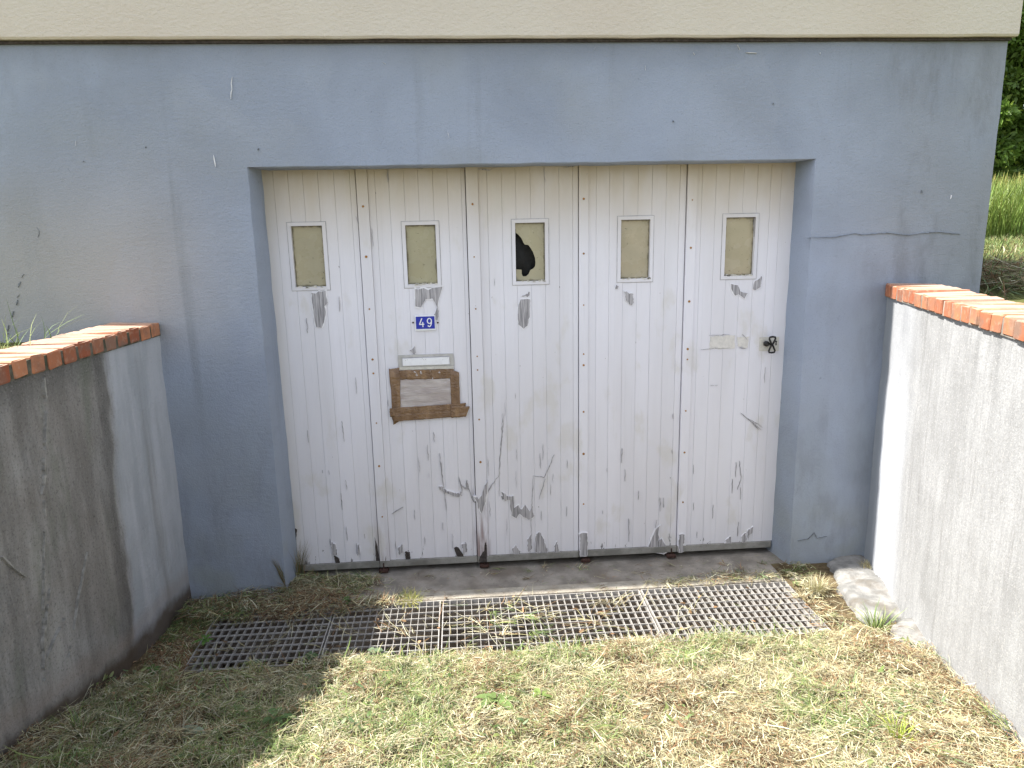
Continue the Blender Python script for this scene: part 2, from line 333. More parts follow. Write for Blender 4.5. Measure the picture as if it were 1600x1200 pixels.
def m_wood():
    g = G('bare_weathered_wood'); nz = g.noise((190, 1, 7), 1.0, 5, .6, .3)
    c = g.mix(g.ramp(nz, .35, .65), (.20, .195, .20), (.50, .48, .49)); g.bump((nz, .6, .002)); return g.done(c, .9, .1)
M = dict(blue=m_blue(), cream=m_cream(), door=m_door(), wl=m_wall_left(), wr=m_wall_right(), brick=m_brick(), soil=m_soil(), lawn=m_lawn(),
         pane=m_pane(), tape=m_tape(), film=m_film(),
         slab=m_concrete('dusty_concrete', (.22, .20, .175), (.34, .31, .27)), haunch=m_concrete('pale_cement', (.17, .17, .165), (.29, .285, .275), 16, (.13, .11, .085), .6),
         pit=m_concrete('channel_concrete', (.24, .20, .16), (.36, .31, .26), 8, (.08, .07, .05), .6), kerb=m_concrete('kerb_cement_painted_sunlit', (.33, .30, .25), (.47, .43, .36), 14, (.22, .18, .13), .6), mud=m_concrete('channel_mud', (.035, .03, .022), (.08, .065, .045), 12, (.15, .12, .09), .4), mortar=m_concrete('mossy_mortar', (.075, .07, .05), (.17, .155, .12), 30, (.05, .06, .03), .6),
         steel=simple('galvanised_steel', (.42, .405, .385), .6, .4, .2, .25, 60, .1), rail=m_concrete('grey_bottom_rail_paint', (.20, .195, .175), (.31, .30, .275), 12, (.15, .14, .12), .5),
         wood=m_wood(), dark=simple('dark_crack', (.06, .055, .055), .9, .1, 0, .3, 80, 0),
         darkwood_drip_shade=simple('rotten_wood_and_drip_shade', (.07, .06, .055), .9, .1, 0, .35, 90, .5), rust=simple('rusty_iron', (.075, .042, .034), .85, .2, .2, .4, 70, .5),
         rustdot=simple('rusty_screw', (.36, .18, .05), .8, .2, 0, .5, 300, 0), white=simple('white_enamel', (.78, .79, .80), .3, .5, 0, .05, 60, 0),
         navy=simple('blue_enamel', (.018, .035, .36), .3, .5, 0, .08, 60, 0), black=simple('black_iron', (.018, .017, .016), .4, .5, .3, .3, 60, .2),
         interior=simple('dark_garage_interior', (.05, .045, .04), .9, .1), cloth=simple('black_torn_sheet', (.010, .010, .0095), .6, .3, 0, .4, 60, .6),
         residue=simple('cream_residue', (.66, .635, .59), .7, .3, 0, .1, 60, .3), ivory=simple('yellowed_paint', (.60, .575, .51), .5, .35, 0, .12, 60, .2), flake2=simple('paint_lip', (.80, .79, .81), .5, .3, 0, .05, 60, 0), flake=simple('white_paint_chip', (.82, .82, .83), .6, .3, 0, .05, 60, 0),
         crackline=simple('render_crack', (.17, .185, .205), .95, .1, 0, .3, 80, 0), lime=simple('lime_run', (.31, .30, .275), .95, .1, 0, .3, 50, .6),
         bark=simple('bark', (.09, .07, .05), .9, .1), strip=simple('aluminium_slot_frame', (.50, .49, .47), .45, .4, .2, .12, 50, .1))
M['backing'] = simple('joint_grime_and_frame_shade', (.36, .35, .345), .9, .1, 0, .3, 30, 0)
M['grass'] = m_vcol('cut_grass_blades', .7, .10); M['leaf'] = m_vcol('fresh_leaf', .45, .3, .4)

# ------------------------------------------------------------------ terrain
GZ0 = -0.02
def xl(y): return -.43 - .08 * max(0, -y)            # inner face of the left retaining wall
def xr(y): return 2.775 - .28 * max(0, -y)           # inner face of the right one
def ground_z(x, y):
    s = np.maximum(0, -.60 - y)
    z = GZ0 + .012 * np.clip(s / .08, 0, 1) + .20 * np.minimum(s, 1.3) + .13 * np.maximum(0, s - 1.3)
    z = np.minimum(z, 1.22)
    # debris banked against the left wall beside the drain, bare rise at the right wall foot
    z = z - .012 * np.clip((-.18 - x) / .25, 0, 1) * np.clip((y + .75) / .2, 0, 1)
    return z
def sheet(name, xs, ys, fz, mat, amp=.0, sc=3, **k):
    vs = []; nx, ny = len(xs), len(ys)
    for y in ys:
        for x in xs: vs.append((x, y, float(fz(x, y)) + amp * noise.noise(Vector((x * sc, y * sc, .3))) + amp * .5 * noise.noise(Vector((x * sc * 3, y * sc * 3, 1.3)))))
    fs = [(j * nx + i, j * nx + i + 1, (j + 1) * nx + i + 1, (j + 1) * nx + i) for j in range(ny - 1) for i in range(nx - 1)]
    return mobj(name, vs, fs, mat, smooth=True, kind='structure', **k)
sheet('driveway_ramp', np.linspace(-.75, 3.0, 100), np.linspace(-3.6, -.585, 80), ground_z, M['soil'], .008, 6)
sheet('driveway_ramp', np.linspace(-3.2, 3.4, 12), np.linspace(-14, -3.6, 16), ground_z, M['soil'], .0)
sheet('soil_strip', np.linspace(-.60, -.262, 14), np.linspace(-.585, .02, 20), lambda x, y: GZ0 - .022 + .05 * max(0, -.22 - y), M['soil'], .012, 9)
sheet('soil_strip', np.linspace(2.312, 2.85, 14), np.linspace(-.585, .02, 20), lambda x, y: ground_z(x, y) + .004, M['soil'], .008, 9)
UP = 1.255
up = lambda x, y: UP
def lawn_piece(x0, x1, y0, y1, z=UP): mobj('lawn', [(x0, y0, z), (x1, y0, z), (x1, y1, z), (x0, y1, z)], [(0, 1, 2, 3)], M['lawn'], kind='structure')
# one sheet ring around the sunken driveway and the garage, out to the horizon
ring_in = [(-.615, .16), (-.615, -.002), (-.90, -3.6), (-2.9, -14), (3.2, -14), (1.9, -3.6), (2.93, 0), (2.93, .16), (2.93, 5), (-.75, 5)]
ring_out = [(-500, .16), (-500, 0), (-500, -3.6), (-500, -500), (500, -500), (500, -3.6), (500, 0), (500, .16), (500, 600), (-500, 600)]
n = len(ring_in); mobj('lawn', [(x, y, UP - (.07 if x < 0 else 0)) for x, y in ring_in] + [(x, y, UP) for x, y in ring_out], [(i, (i + 1) % n, (i + 1) % n + n, i + n) for i in range(n)], M['lawn'], kind='structure')
# threshold slab and drain channel
mb = MB(); 
sh = sheet('threshold_slab', np.linspace(-.01, 2.41, 70), np.linspace(-.158, .55, 22), lambda x, y: GZ0 + .004 * math.sin(x * 3) - .006 * max(0, (-y)) / .16, M['slab'], .003, 12)
sheet('threshold_slab', np.linspace(-.262, -.01, 10), np.linspace(-.158, .0, 8), lambda x, y: GZ0 - .006 * max(0, (-y)) / .16, M['slab'], .003, 12)
mb = MB(); X0, X1, Y0, Y1 = -.262, 2.312, -.600, -.158
mb.box(X0, X1, Y1 - .001, Y1 + .012, -.32, GZ0 - .012); mb.box(X0, X1, Y0 - .03, Y0, -.32, GZ0 - .012)
mb.box(X0 - .02, X0, Y0, Y1, -.32, GZ0 - .012); mb.box(X1, X1 + .02, Y0, Y1, -.32, GZ0 - .012); mb.build('drain_channel', M['pit'], kind='structure'); mb = MB(); mb.box(X0, X1, Y0, Y1, -.34, -.27)
mb.build('channel_floor', M['mud'], kind='structure')
mb = MB(); mb.box(X0, 2.39, Y1 + .0125, Y1 + .085, GZ0 - .09, GZ0 + .004, .003); mb.build('channel_kerb', M['kerb'], kind='structure')  # pale colour and extra width stand in for the sunlit band

# ------------------------------------------------------------------ house
XC, ZC = 3.209, 2.345                                # right corner of the plinth, its top
LZ = 1.877
house = empty('house', (1.2, 0, 0), 'rendered house with blue-grey basement wall around the garage door and cream storey above', 'house'); house['kind'] = 'thing'
def plinth():
    bm = bmesh.new()
    xs = list(np.arange(-6, -1, .5)) + list(np.arange(-1, 0, .05)) + list(np.linspace(0, 2.4, 49)) + list(np.linspace(2.45, XC, 16))
    zs = list(np.linspace(-.3, LZ, 48)) + list(np.linspace(LZ + .04, ZC, 12))
    def dj(x, z):   # hand-trowelled waviness
        return .004 * noise.noise(Vector((x * 2.2, 0, z * 2.2))) + .0022 * noise.noise(Vector((x * 9, 3, z * 9)))
    def ej(a): return .0028 * noise.noise(Vector((a * 7, 5, 2))) + .0018 * noise.noise(Vector((a * 26, 5, 9)))
    V = {}
    def vv(i, j):
        if (i, j) not in V:
            x, z = xs[i], zs[j]; xx, zz = x, z
            if abs(x) < 1e-6 and z <= LZ + 1e-6: xx += ej(z)
            if abs(x - 2.4) < 1e-6 and z <= LZ + 1e-6: xx += ej(z + 5)
            if abs(z - LZ) < 1e-6 and 0 <= x <= 2.4: zz += ej(x + 9)
            if i == len(xs) - 1: xx += ej(z + 3)
            V[(i, j)] = bm.verts.new((xx, dj(x, z), zz))
        return V[(i, j)]
    nx, nz = len(xs), len(zs)
    for i in range(nx - 1):
        for j in range(nz - 1):
            if xs[i] >= -1e-6 and xs[i + 1] <= 2.4 + 1e-6 and zs[j + 1] <= LZ + 1e-6: continue
            bm.faces.new((vv(i, j), vv(i + 1, j), vv(i + 1, j + 1), vv(i, j + 1)))
    ed = [e for e in bm.edges if e.is_boundary]
    keep = []
    for e in ed:   # pull the jambs, the lintel soffit and the house corner back into real depth
        m = (e.verts[0].co + e.verts[1].co) / 2
        if (-.02 < m.x < 2.42 and -.29 < m.z < LZ + .02): keep.append((e, .30))
        elif m.x > XC - .02: keep.append((e, .5))
    for depth in (.30, .5):
        es = [e for e, d in keep if d == depth]
        for a, b in ((.006, .0035), (depth, .0035)):
            r = bmesh.ops.extrude_edge_only(bm, edges=es); vs = [g for g in r['geom'] if isinstance(g, bmesh.types.BMVert)]; es = [g for g in r['geom'] if isinstance(g, bmesh.types.BMEdge) and g.is_boundary]
            es = [e for e in es if all(v in vs for v in e.verts)]
            for v in vs:
                if a < .01:
                    v.co.y += .006
                    if depth == .5: v.co.x += .004
                    else:
                        if v.co.x < .01: v.co.x += .004
                        elif v.co.x > 2.39: v.co.x -= .004
                        else: v.co.z -= .004
                else:
                    v.co.y = depth if depth == .30 else 8.0
                    if depth == .30:
                        tp_ = .030 + .018 * (1 - v.co.z / LZ)
                        if v.co.x < .02: v.co.x += tp_
                        elif v.co.x > 2.38: v.co.x -= tp_
    for f in bm.faces: f.smooth = True
    bmesh.ops.recalc_face_normals(bm, faces=bm.faces[:])
    # make sure the front looks to the street
    s = sum(f.normal.y for f in bm.faces if abs(f.normal.y) > .9)
    if s > 0: bmesh.ops.reverse_faces(bm, faces=bm.faces[:])
    bm.verts.index_update()
    o = mobj('basement_wall', [v.co[:] for v in bm.verts], [[v.index for v in f.verts] for f in bm.faces], M['blue'], house, smooth='angle'); bm.free(); return o
plinth()
# wall core behind the render, garage room
mb = MB(); mb.box(-6, -.02, .31, 8, -.3, ZC - .01); mb.box(2.42, XC - .02, .31, 7.9, -.3, ZC - .01); mb.box(-.02, 2.42, .31, 8, LZ + .2, ZC - .01); mb.box(-.02, 2.42, 5, 5.2, -.3, LZ + .2)
mb.box(-.02, 0, .306, 5, -.3, LZ + .2); mb.build('garage_room', M['interior'], house)
def upper():
    bm = bmesh.new(); OV = .036; x1 = XC + .018
    xs = list(np.arange(-6, -1, .5)) + list(np.arange(-1, x1, .05)) + [x1]; zs = [ZC + .012, ZC + .020, ZC + .1, ZC + .25, ZC + .5, 4.3]
    V = [[bm.verts.new((x, -OV + (.006 if j == 0 else 0) + .003 * noise.noise(Vector((x * 3, 7, z * 3))), z + (.0035 * noise.noise(Vector((x * 6, 1, 1))) if j < 2 else 0))) for j, z in enumerate(zs)] for x in xs]
    for i in range(len(xs) - 1):
        for j in range(len(zs) - 1): bm.faces.new((V[i][j], V[i + 1][j], V[i + 1][j + 1], V[i][j + 1]))
    B = [bm.verts.new((v[0].co.x, .6, v[0].co.z)) for v in V]
    for i in range(len(xs) - 1): bm.faces.new((V[i + 1][0], V[i][0], B[i], B[i + 1]))
    R = [bm.verts.new((x1, 8, z)) for z in zs]
    for j in range(len(zs) - 1): bm.faces.new((V[-1][j], R[j], R[j + 1], V[-1][j + 1]))
    T = [bm.verts.new(c) for c in ((-6, 8, 4.3),)]
    bm.faces.new((V[0][-1], V[-1][-1], R[-1], T[0]))
    bm.verts.index_update(); o = mobj('upper_wall', [v.co[:] for v in bm.verts], [[v.index for v in f.verts] for f in bm.faces], M['cream'], house); bm.free(); return o
upper()
mb = MB(); mb.box(-6, XC + .004, -.014, .31, ZC + .0, ZC + .016); mb.build('drip_shadow_strip', M['darkwood_drip_shade'], house)  # dark strip for the drip edge and the shadow beneath the overhang
# cracks, chips and scratches in the basement render
F = lambda px, py: tuple(pt(px, py, 1, 0)[[0, 2]])
mb = MB()
mb.ribbon([F(*q) for q in ((1256, 372), (1268, 371), (1300, 371), (1335, 365), (1345, 367), (1385, 364), (1420, 368), (1445, 364))], .0022, -.0042, .004)
mb.ribbon([F(*q) for q in ((1445, 364), (1470, 363), (1500, 366))], .0025, -.0042, .004)
mb.ribbon([F(*q) for q in ((1246, 845), (1262, 842), (1272, 832), (1276, 841), (1292, 838))], .0026, -.0042, .004)
for q in ((38, 428, 34, 434), (33, 440, 29, 449), (31, 460, 27, 465), (28, 468, 26, 477), (22, 486, 19, 496), (14, 508, 12, 518), (13, 520, 12, 523), (62, 360, 60, 371), (58, 355, 63, 362)):
    mb.ribbon([F(q[0], q[1]), F(q[2], q[3])], .006, -.0042, .004)
for q in ((228, 230), (131, 252), (404, 233), (1208, 162), (1052, 190), (1440, 300)): 
    x_, z_ = F(*q); mb.plate(jag([(x_ - .0025, z_ - .003), (x_ + .0025, z_ - .003), (x_ + .002, z_ + .003), (x_ - .002, z_ + .003)], .001, .006), -.0045, .004)
props(mb.build('render_crack', M['crackline'], house), kind='stuff')
mb = MB()
for q in ((363, 120, 361, 155), (334, 242, 337, 261), (119, 220, 119, 228), (1008, 103, 1008, 110), (1152, 70, 1156, 78), (1165, 82, 1182, 83), (598, 97, 603, 100), (699, 205, 702, 216), (1486, 305, 1485, 311), (1083, 82, 1085, 86), (930, 74, 927, 79), (1281, 82, 1281, 85)):
    mb.ribbon([F(q[0], q[1]), F(q[2], q[3])], .0032, -.0046, .003)
props(mb.build('paint_chip', M['flake'], house), kind='stuff')

# ------------------------------------------------------------------ garage door
door = empty('garage_door', (1.2, DY, 0), 'white wooden garage door of five boarded leaves with peeling paint and small windows', 'garage door'); door['kind'] = 'thing'
EDG = [(.020, .035), (.412, .420), (.888, .893), (1.389, 1.393), (1.880, 1.886), (2.364, 2.372)]    # leaf joints at top / bottom
WIN = [(.107, .273, 1.358, 1.654), (.603, .767, 1.357, 1.648), (1.090, 1.255, 1.358, 1.648), (1.582, 1.742, 1.357, 1.652), (2.072, 2.236, 1.357, 1.652)]
WIN[3] = (1.570, 1.735, 1.357, 1.652); WIN[4] = (2.054, 2.222, 1.358, 1.653)
BOARDS = [[.065, .127, .190, .254, .322, .390],
          [.466, .497, .557, .622, .684, .748, .812, .872],
          [.946, .985, 1.049, 1.111, 1.176, 1.239, 1.304, 1.366],
          [1.436, 1.472, 1.532, 1.596, 1.662, 1.726, 1.790, 1.852],
          [1.930, 1.953, 2.017, 2.079, 2.144, 2.209, 2.271, 2.318]]
ZT, ZB = 1.94, .045
def plank_mesh(a, b, win, yo):
    mb = MB(); w0, w1, v0, v1 = win
    g = .00025; a += g; b -= g
    def col(x0, x1, z0, z1, ca, cb):
        if x1 - x0 < .002: return
        c = .0010; prof = [(x0, yo + .02), (x0, yo + (c if ca else 0))] + ([(x0 + c, yo)] if ca else []) + ([(x1 - c, yo)] if cb else []) + [(x1, yo + (c if cb else 0)), (x1, yo + .02)]
        n = len(prof); mb.add([(x, y, z0) for x, y in prof] + [(x, y, z1) for x, y in prof], [(i, (i + 1) % n, (i + 1) % n + n, i + n) for i in range(n)] + [tuple(range(n))[::-1], tuple(range(n, 2 * n))])
    if b <= w0 or a >= w1: col(a, b, ZB, ZT, 1, 1)
    else:
        col(a, b, ZB, v0, 1, 1); col(a, b, v1, ZT, 1, 1)
        if a < w0: col(a, w0, v0, v1, 1, 0)
        if b > w1: col(w1, b, v0, v1, 0, 1)
    return mb
for L in range(5):
    a0 = sum(EDG[L]) / 2; a1 = sum(EDG[L + 1]) / 2
    leafo = [0, .0, -.002, .001, -.001][L]
    x0, x1, z0, z1 = WIN[L]; mb = MB(); by0, by1 = DY + leafo + .0225, DY + leafo + .03
    mb.box(a0 + .001, x0, by0, by1, ZB, ZT); mb.box(x1, a1 - .001, by0, by1, ZB, ZT); mb.box(x0, x1, by0, by1, ZB, z0); mb.box(x0, x1, by0, by1, z1, ZT)
    leaf = mb.build('door_leaf', M['backing'], door, origin=((a0 + a1) / 2, DY, ZB))
    leaf['label'] = ['leftmost door leaf without cover strip', 'door leaf with the number plate and letter slot', 'middle door leaf with a broken window pane', 'door leaf right of the middle', 'rightmost door leaf with the handle'][L]
    xs = [(a0 + .0012) if L else .006] + BOARDS[L] + [(a1 - .0015) if L < 4 else 2.394]
    for i in range(len(xs) - 1):
        yo = DY + leafo + random.uniform(0, .0018)
        strip = (L > 0 and i == 0)
        if strip:
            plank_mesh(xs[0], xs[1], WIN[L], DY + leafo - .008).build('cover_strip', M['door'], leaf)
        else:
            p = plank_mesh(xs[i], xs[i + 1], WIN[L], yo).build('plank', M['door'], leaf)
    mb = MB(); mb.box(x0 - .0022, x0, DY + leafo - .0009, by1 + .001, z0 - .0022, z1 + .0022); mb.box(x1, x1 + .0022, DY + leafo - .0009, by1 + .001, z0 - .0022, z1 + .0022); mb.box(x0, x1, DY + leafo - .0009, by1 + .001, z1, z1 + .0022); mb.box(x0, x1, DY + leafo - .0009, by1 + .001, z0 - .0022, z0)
    mb.build('frame_gap_shadow', M['backing'], leaf)  # dark outline standing in for the gap and shadow round the frame
    # window frame: four mitred mouldings standing a little proud
    mb = MB(); fw = .0155; yf = DY + leafo - .004; yb = DY + leafo + .022
    out = [(x0, z0), (x1, z0), (x1, z1), (x0, z1)]; inn = [(x0 + fw, z0 + fw), (x1 - fw, z0 + fw), (x1 - fw, z1 - fw), (x0 + fw, z1 - fw)]
    for k in range(4):
        o1, o2, i2, i1 = out[k], out[(k + 1) % 4], inn[(k + 1) % 4], inn[k]
        v = [(o1[0], yf + .002, o1[1]), (o2[0], yf + .002, o2[1]), (i2[0], yf, i2[1]), (i1[0], yf, i1[1])] + [(p[0], yb, p[1]) for p in (o1, o2, i2, i1)]
        mb.add(v, [(0, 1, 2, 3), (7, 6, 5, 4), (0, 4, 5, 1), (2, 6, 7, 3)])
    mb.build('window_frame', M['door'], leaf)
    py = DY + leafo + .016; gx0, gx1, gz0, gz1 = x0 + fw - .001, x1 - fw + .001, z0 + fw - .001, z1 - fw + .001
    mb = MB()
    if L == 2:
        u = lambda a, b: (gx0 + (gx1 - gx0) * a, gz0 + (gz1 - gz0) * b)
        hole = [(0, .845), (.12, .80), (.22, .74), (.29, .66), (.33, .63), (.45, .62), (.52, .57), (.60, .50), (.665, .40), (.68, .32), (.66, .25), (.60, .215), (.50, .19), (.44, .12), (.36, .085), (.25, .085), (.21, .13), (.21, .20), (0, .21)]
        hole = [(a, b) for a, b in hole]
        outl = [u(0, 1)] + [u(*h) for h in hole] + [u(0, 0), u(1, 0), u(1, 1)]
        mb.plate(outl, py, py + .003); 
        mb.build('window_pane', M['pane'], leaf)
        # torn dark sheet hanging inside behind the hole
        mb = MB(); nxx = 10; vs = []; 
        for j in range(12):
            for i in range(nxx):
                x = gx0 - .03 + (gx1 - gx0 + .06) * i / (nxx - 1); z = gz0 - .03 + (gz1 - gz0 + .06) * j / 11
                vs.append((x, py + .03 + .02 * noise.noise(Vector((x * 30, 1, z * 14))) + .012 * math.sin(x * 90 + z * 40), z))
        mobj('torn_sheet', vs, [(j * nxx + i, j * nxx + i + 1, (j + 1) * nxx + i + 1, (j + 1) * nxx + i) for j in range(11) for i in range(nxx - 1)], M['cloth'], leaf, smooth=True)
    else:
        mb.box(gx0, gx1, py, py + .003, gz0, gz1); mb.build('window_pane', M['pane'], leaf)
    # crumbling putty crumbs along the lower edge
    mb = MB()
    for k in range(9):
        cx_ = random.uniform(gx0, gx1); r = random.uniform(.002, .006); z_ = gz0 + random.uniform(-.002, .004)
        mb.plate(jag([(cx_ - r * 1.6, z_ - r * .5), (cx_ + r * 1.6, z_ - r * .6), (cx_ + r, z_ + r * .5), (cx_ - r, z_ + r * .6)], r * .15, r), yf - .001, py + .001)
    props(mb.build('putty', M['ivory'], leaf), kind='stuff')
    mb = MB()
    mb.box(a0 + .001, a1 - .0015, DY + leafo - .009, DY + leafo + .022, .012, .0445, .002); mb.build('bottom_rail', M['rail'], leaf)
    mb = MB(); zz = .12
    if L > 0:   # screws down the cover strip
        xx = (xs[0] + xs[1]) / 2
        for py_ in (316, 398, 480, 555, 574, 652, 718, 797):
            z_ = D(750, py_)[1] + random.uniform(-.01, .01); r = random.uniform(.0032, .0062); y_ = DY + leafo - .0095
            mb.plate([(xx + r * math.cos(t), z_ + r * math.sin(t)) for t in np.linspace(0, 2 * math.pi, 8)[:-1]], y_, y_ + .004)
        props(mb.build('screw', M['rustdot'], leaf), kind='stuff')
# dark grime filling the lower end of the joints, rollers on the sill
for k, px in enumerate(((600, 886), (757, 880), (915, 872), (1048, 866))):
    x_ = D(*px)[0]
    mb = MB(); mb.box(x_ - .024, x_ + .022, DY - .022, DY + .012, -.014, .003, .004); mb.box(x_ - .003, x_ + .003, DY - .0115, DY - .0085, .0, .035, .001)
    mb.build('floor_roller', M['rust'], door)
# bare wood where the paint peeled: outlines follow the real patches
def patch(name, polys, mat, y0=-.0034, jg=.0022, cs=0.0, parent=door):
    mb = MB(); rim = MB(); pi_n = 0
    for P in polys:
        Q = [D(*q) for q in P]; cx_ = sum(q[0] for q in Q) / len(Q)
        on_strip = any(EDG[k][1] - .004 < cx_ < EDG[k][1] + .042 for k in (1, 2, 3, 4))
        ext = max(max(q[0] for q in Q) - min(q[0] for q in Q), .5 * (max(q[1] for q in Q) - min(q[1] for q in Q)))
        pi_n += 1; J = jag(Q, min(jg, ext * .06), max(.005, ext * .16)); yy_ = DY + y0 - cs - (.0085 if on_strip else 0)
        mb.plate(J, yy_ - .00012 * pi_n, DY + .004)
        if mat is M['wood']:   # lifted white paint lip round the bare patch
            cx2 = sum(q[0] for q in J) / len(J); cz2 = sum(q[1] for q in J) / len(J); m_ = max(.0012, ext * .05)
            rim.plate([(q[0] + m_ * np.sign(q[0] - cx2) * RNG.uniform(.2, 1.3), q[1] + m_ * np.sign(q[1] - cz2) * RNG.uniform(.2, 1.5)) for q in J], yy_ + .0012 - .00008 * pi_n, DY + .004)
    if rim.v: props(rim.build('lifted_paint', M['flake2'], parent), kind='stuff')
    if True: pass
    return props(mb.build(name, mat, parent), kind='stuff')
patch('bare_wood', [
    [(487, 456), (509, 456), (512, 474), (507, 478), (509, 492), (503, 512), (494, 511), (490, 490)],
    [(648, 452), (690, 449), (686, 468), (683, 480), (676, 466), (665, 468), (658, 480), (650, 478), (649, 465)],
    [(813, 468), (828, 466), (828, 494), (824, 508), (818, 514), (810, 507), (809, 480)],
    [(822, 459), (828, 456), (827, 462), (815, 464)], [(976, 456), (988, 458), (990, 472), (986, 478), (978, 468)], [(963, 445), (966, 447), (965, 452), (961, 451)],
    [(1142, 444), (1152, 446), (1156, 455), (1168, 457), (1163, 466), (1154, 460), (1148, 462), (1142, 452)], [(1178, 440), (1190, 432), (1188, 448), (1181, 453), (1176, 452)],
    [(685, 760), (694, 760), (692, 766), (687, 765)], [(710, 773), (722, 768), (718, 777)], [(732, 764), (724, 762), (720, 756), (727, 762), (729, 750), (732, 760)],
    [(783, 775), (790, 774), (790, 780), (784, 780)], [(797, 776), (803, 778), (803, 793), (810, 790), (816, 797), (822, 792), (826, 803), (822, 809), (814, 802), (806, 808), (800, 805), (797, 790)],
    [(640, 548), (643, 545), (648, 541), (650, 552), (646, 553), (643, 550)], [(838, 834), (845, 832), (852, 850), (857, 866), (848, 868), (842, 858)],
    [(1012, 855), (1024, 828), (1030, 820), (1028, 845), (1034, 842), (1042, 856), (1020, 862)], [(905, 832), (917, 832), (917, 866), (907, 868)], [(1060, 834), (1066, 833), (1066, 860), (1060, 862)],
    [(746, 782), (752, 776), (752, 790), (747, 793)], [(1158, 838), (1164, 832), (1166, 843), (1160, 850)], [(1133, 843), (1141, 838), (1142, 850), (1135, 851)],
    [(676, 497), (684, 480), (686, 492), (683, 500)],
    [(742, 774), (748, 779), (753, 772), (757, 757), (762, 752), (760, 772), (756, 790), (752, 800), (748, 790)], [(757, 745), (761, 770), (758, 800), (755, 780)],
    [(691, 762), (704, 768), (716, 771), (717, 776), (704, 773), (692, 767)], [(783, 768), (795, 775), (803, 774), (802, 782), (788, 781)], [(812, 800), (820, 788), (828, 799), (832, 790), (834, 806), (826, 812), (818, 806)],
    [(824, 843), (829, 835), (831, 856), (825, 862)], [(836, 838), (842, 830), (846, 842), (842, 866), (836, 860)], [(800, 858), (806, 850), (812, 862), (806, 868)], [(866, 852), (870, 846), (874, 862), (868, 866)],
    [(1016, 858), (1030, 852), (1048, 858), (1036, 864)], [(1062, 835), (1068, 833), (1068, 846), (1063, 848)], [(1130, 850), (1140, 846), (1146, 852), (1134, 856)], [(1168, 828), (1176, 822), (1174, 832), (1167, 838)],
    [(622, 856), (629, 850), (630, 862), (624, 866)], [(518, 846), (524, 850), (527, 866), (520, 866)], [(560, 850), (563, 862), (559, 868)], [(722, 850), (728, 846), (730, 860), (724, 866)]], M['wood'])
patch('rotten_wood', [
    [(586, 840), (589, 850), (594, 880), (588, 880)], [(709, 856), (716, 855), (721, 862), (725, 870), (714, 868)], [(758, 846), (760, 846), (761, 876), (747, 876), (751, 866), (756, 860)],
    [(633, 862), (640, 862), (641, 872), (634, 876)], [(522, 868), (530, 872), (532, 884), (525, 882)], [(747, 783), (749, 777), (752, 778), (750, 792), (746, 788)],
    [(452, 820), (464, 828), (462, 850), (456, 848)]], M['darkwood_drip_shade'], -.0040, .0015)
mb = MB(); CY0, CY1 = DY - .0038, DY + .003
for path, wd in (
    (((788, 646), (783, 690), (780, 735), (780, 775)), .005), (((780, 742), (764, 765), (760, 776)), .005), (((687, 708), (690, 740), (694, 765), (697, 797)), .004), (((694, 767), (712, 772), (722, 774)), .003),
    (((717, 745), (722, 765), (722, 770)), .004), (((730, 750), (733, 765), (738, 780), (745, 790)), .0035), (((760, 756), (755, 775), (748, 786)), .004), (((832, 743), (850, 746), (860, 725), (866, 710)), .003),
    (((833, 745), (830, 800), (830, 850)), .004), (((852, 748), (845, 770), (842, 780)), .0025), (((1157, 645), (1175, 660), (1190, 672)), .005), (((1170, 655), (1184, 662), (1191, 668)), .004), (((1176, 662), (1186, 672)), .003),
    (((612, 803), (630, 792)), .0025), (((534, 658), (538, 690)), .003), (((540, 750), (542, 765)), .003), (((560, 280), (565, 310), (566, 330)), .006), (((566, 340), (568, 375), (567, 395)), .005), (((556, 338), (560, 350)), .006),
    (((606, 263), (606, 285)), .005), (((413, 362), (418, 368), (414, 378)), .002), (((422, 470), (424, 500)), .003), (((677, 675), (679, 690)), .003), (((1107, 524), (1140, 523)), .0025), (((1095, 546), (1140, 543)), .003),
    (((1155, 543), (1166, 544)), .004), (((1160, 522), (1168, 532)), .003), (((1110, 602), (1115, 602)), .005), (((1117, 602), (1121, 602)), .005), (((742, 264), (765, 266), (775, 262)), .006), (((880, 262), (900, 258)), .006),
    (((850, 262), (852, 285)), .003), (((1178, 340), (1178, 370)), .002), (((645, 255 + 8), (740, 262)), .004), (((785, 646), (784, 690)), .003), (((1155, 720), (1158, 745), (1152, 765)), .003)):
    mb.ribbon([D(*q) for q in path], wd, CY0, CY1)
for _ in range(70):   # short hairline checks in the paint along the grain
    x_ = random.uniform(.06, 2.34); z_ = random.choice([random.uniform(.05, .5), random.uniform(.05, .9), random.uniform(.1, 1.8)]); l = random.uniform(.015, .09)
    if any(w[0] - .01 < x_ < w[1] + .01 and w[2] - .02 - l < z_ < w[3] + .02 for w in WIN): continue
    mb.ribbon([(x_, z_), (x_ + random.uniform(-.002, .002), z_ + l)], random.uniform(.0008, .0022), CY0, CY1)
props(mb.build('paint_crack', M['wood'], door), kind='stuff')
# yellow old-tape residue left of the handle
mb = MB()
for P in ([(1110, 526), (1148, 524), (1147, 544), (1108, 545)], [(1152, 527), (1170, 525), (1168, 544), (1153, 541)]):
    mb.plate(jag([D(*q) for q in P], .002, .006), DY - .0030, DY + .003)
mb.build('tape_residue', M['residue'], door)

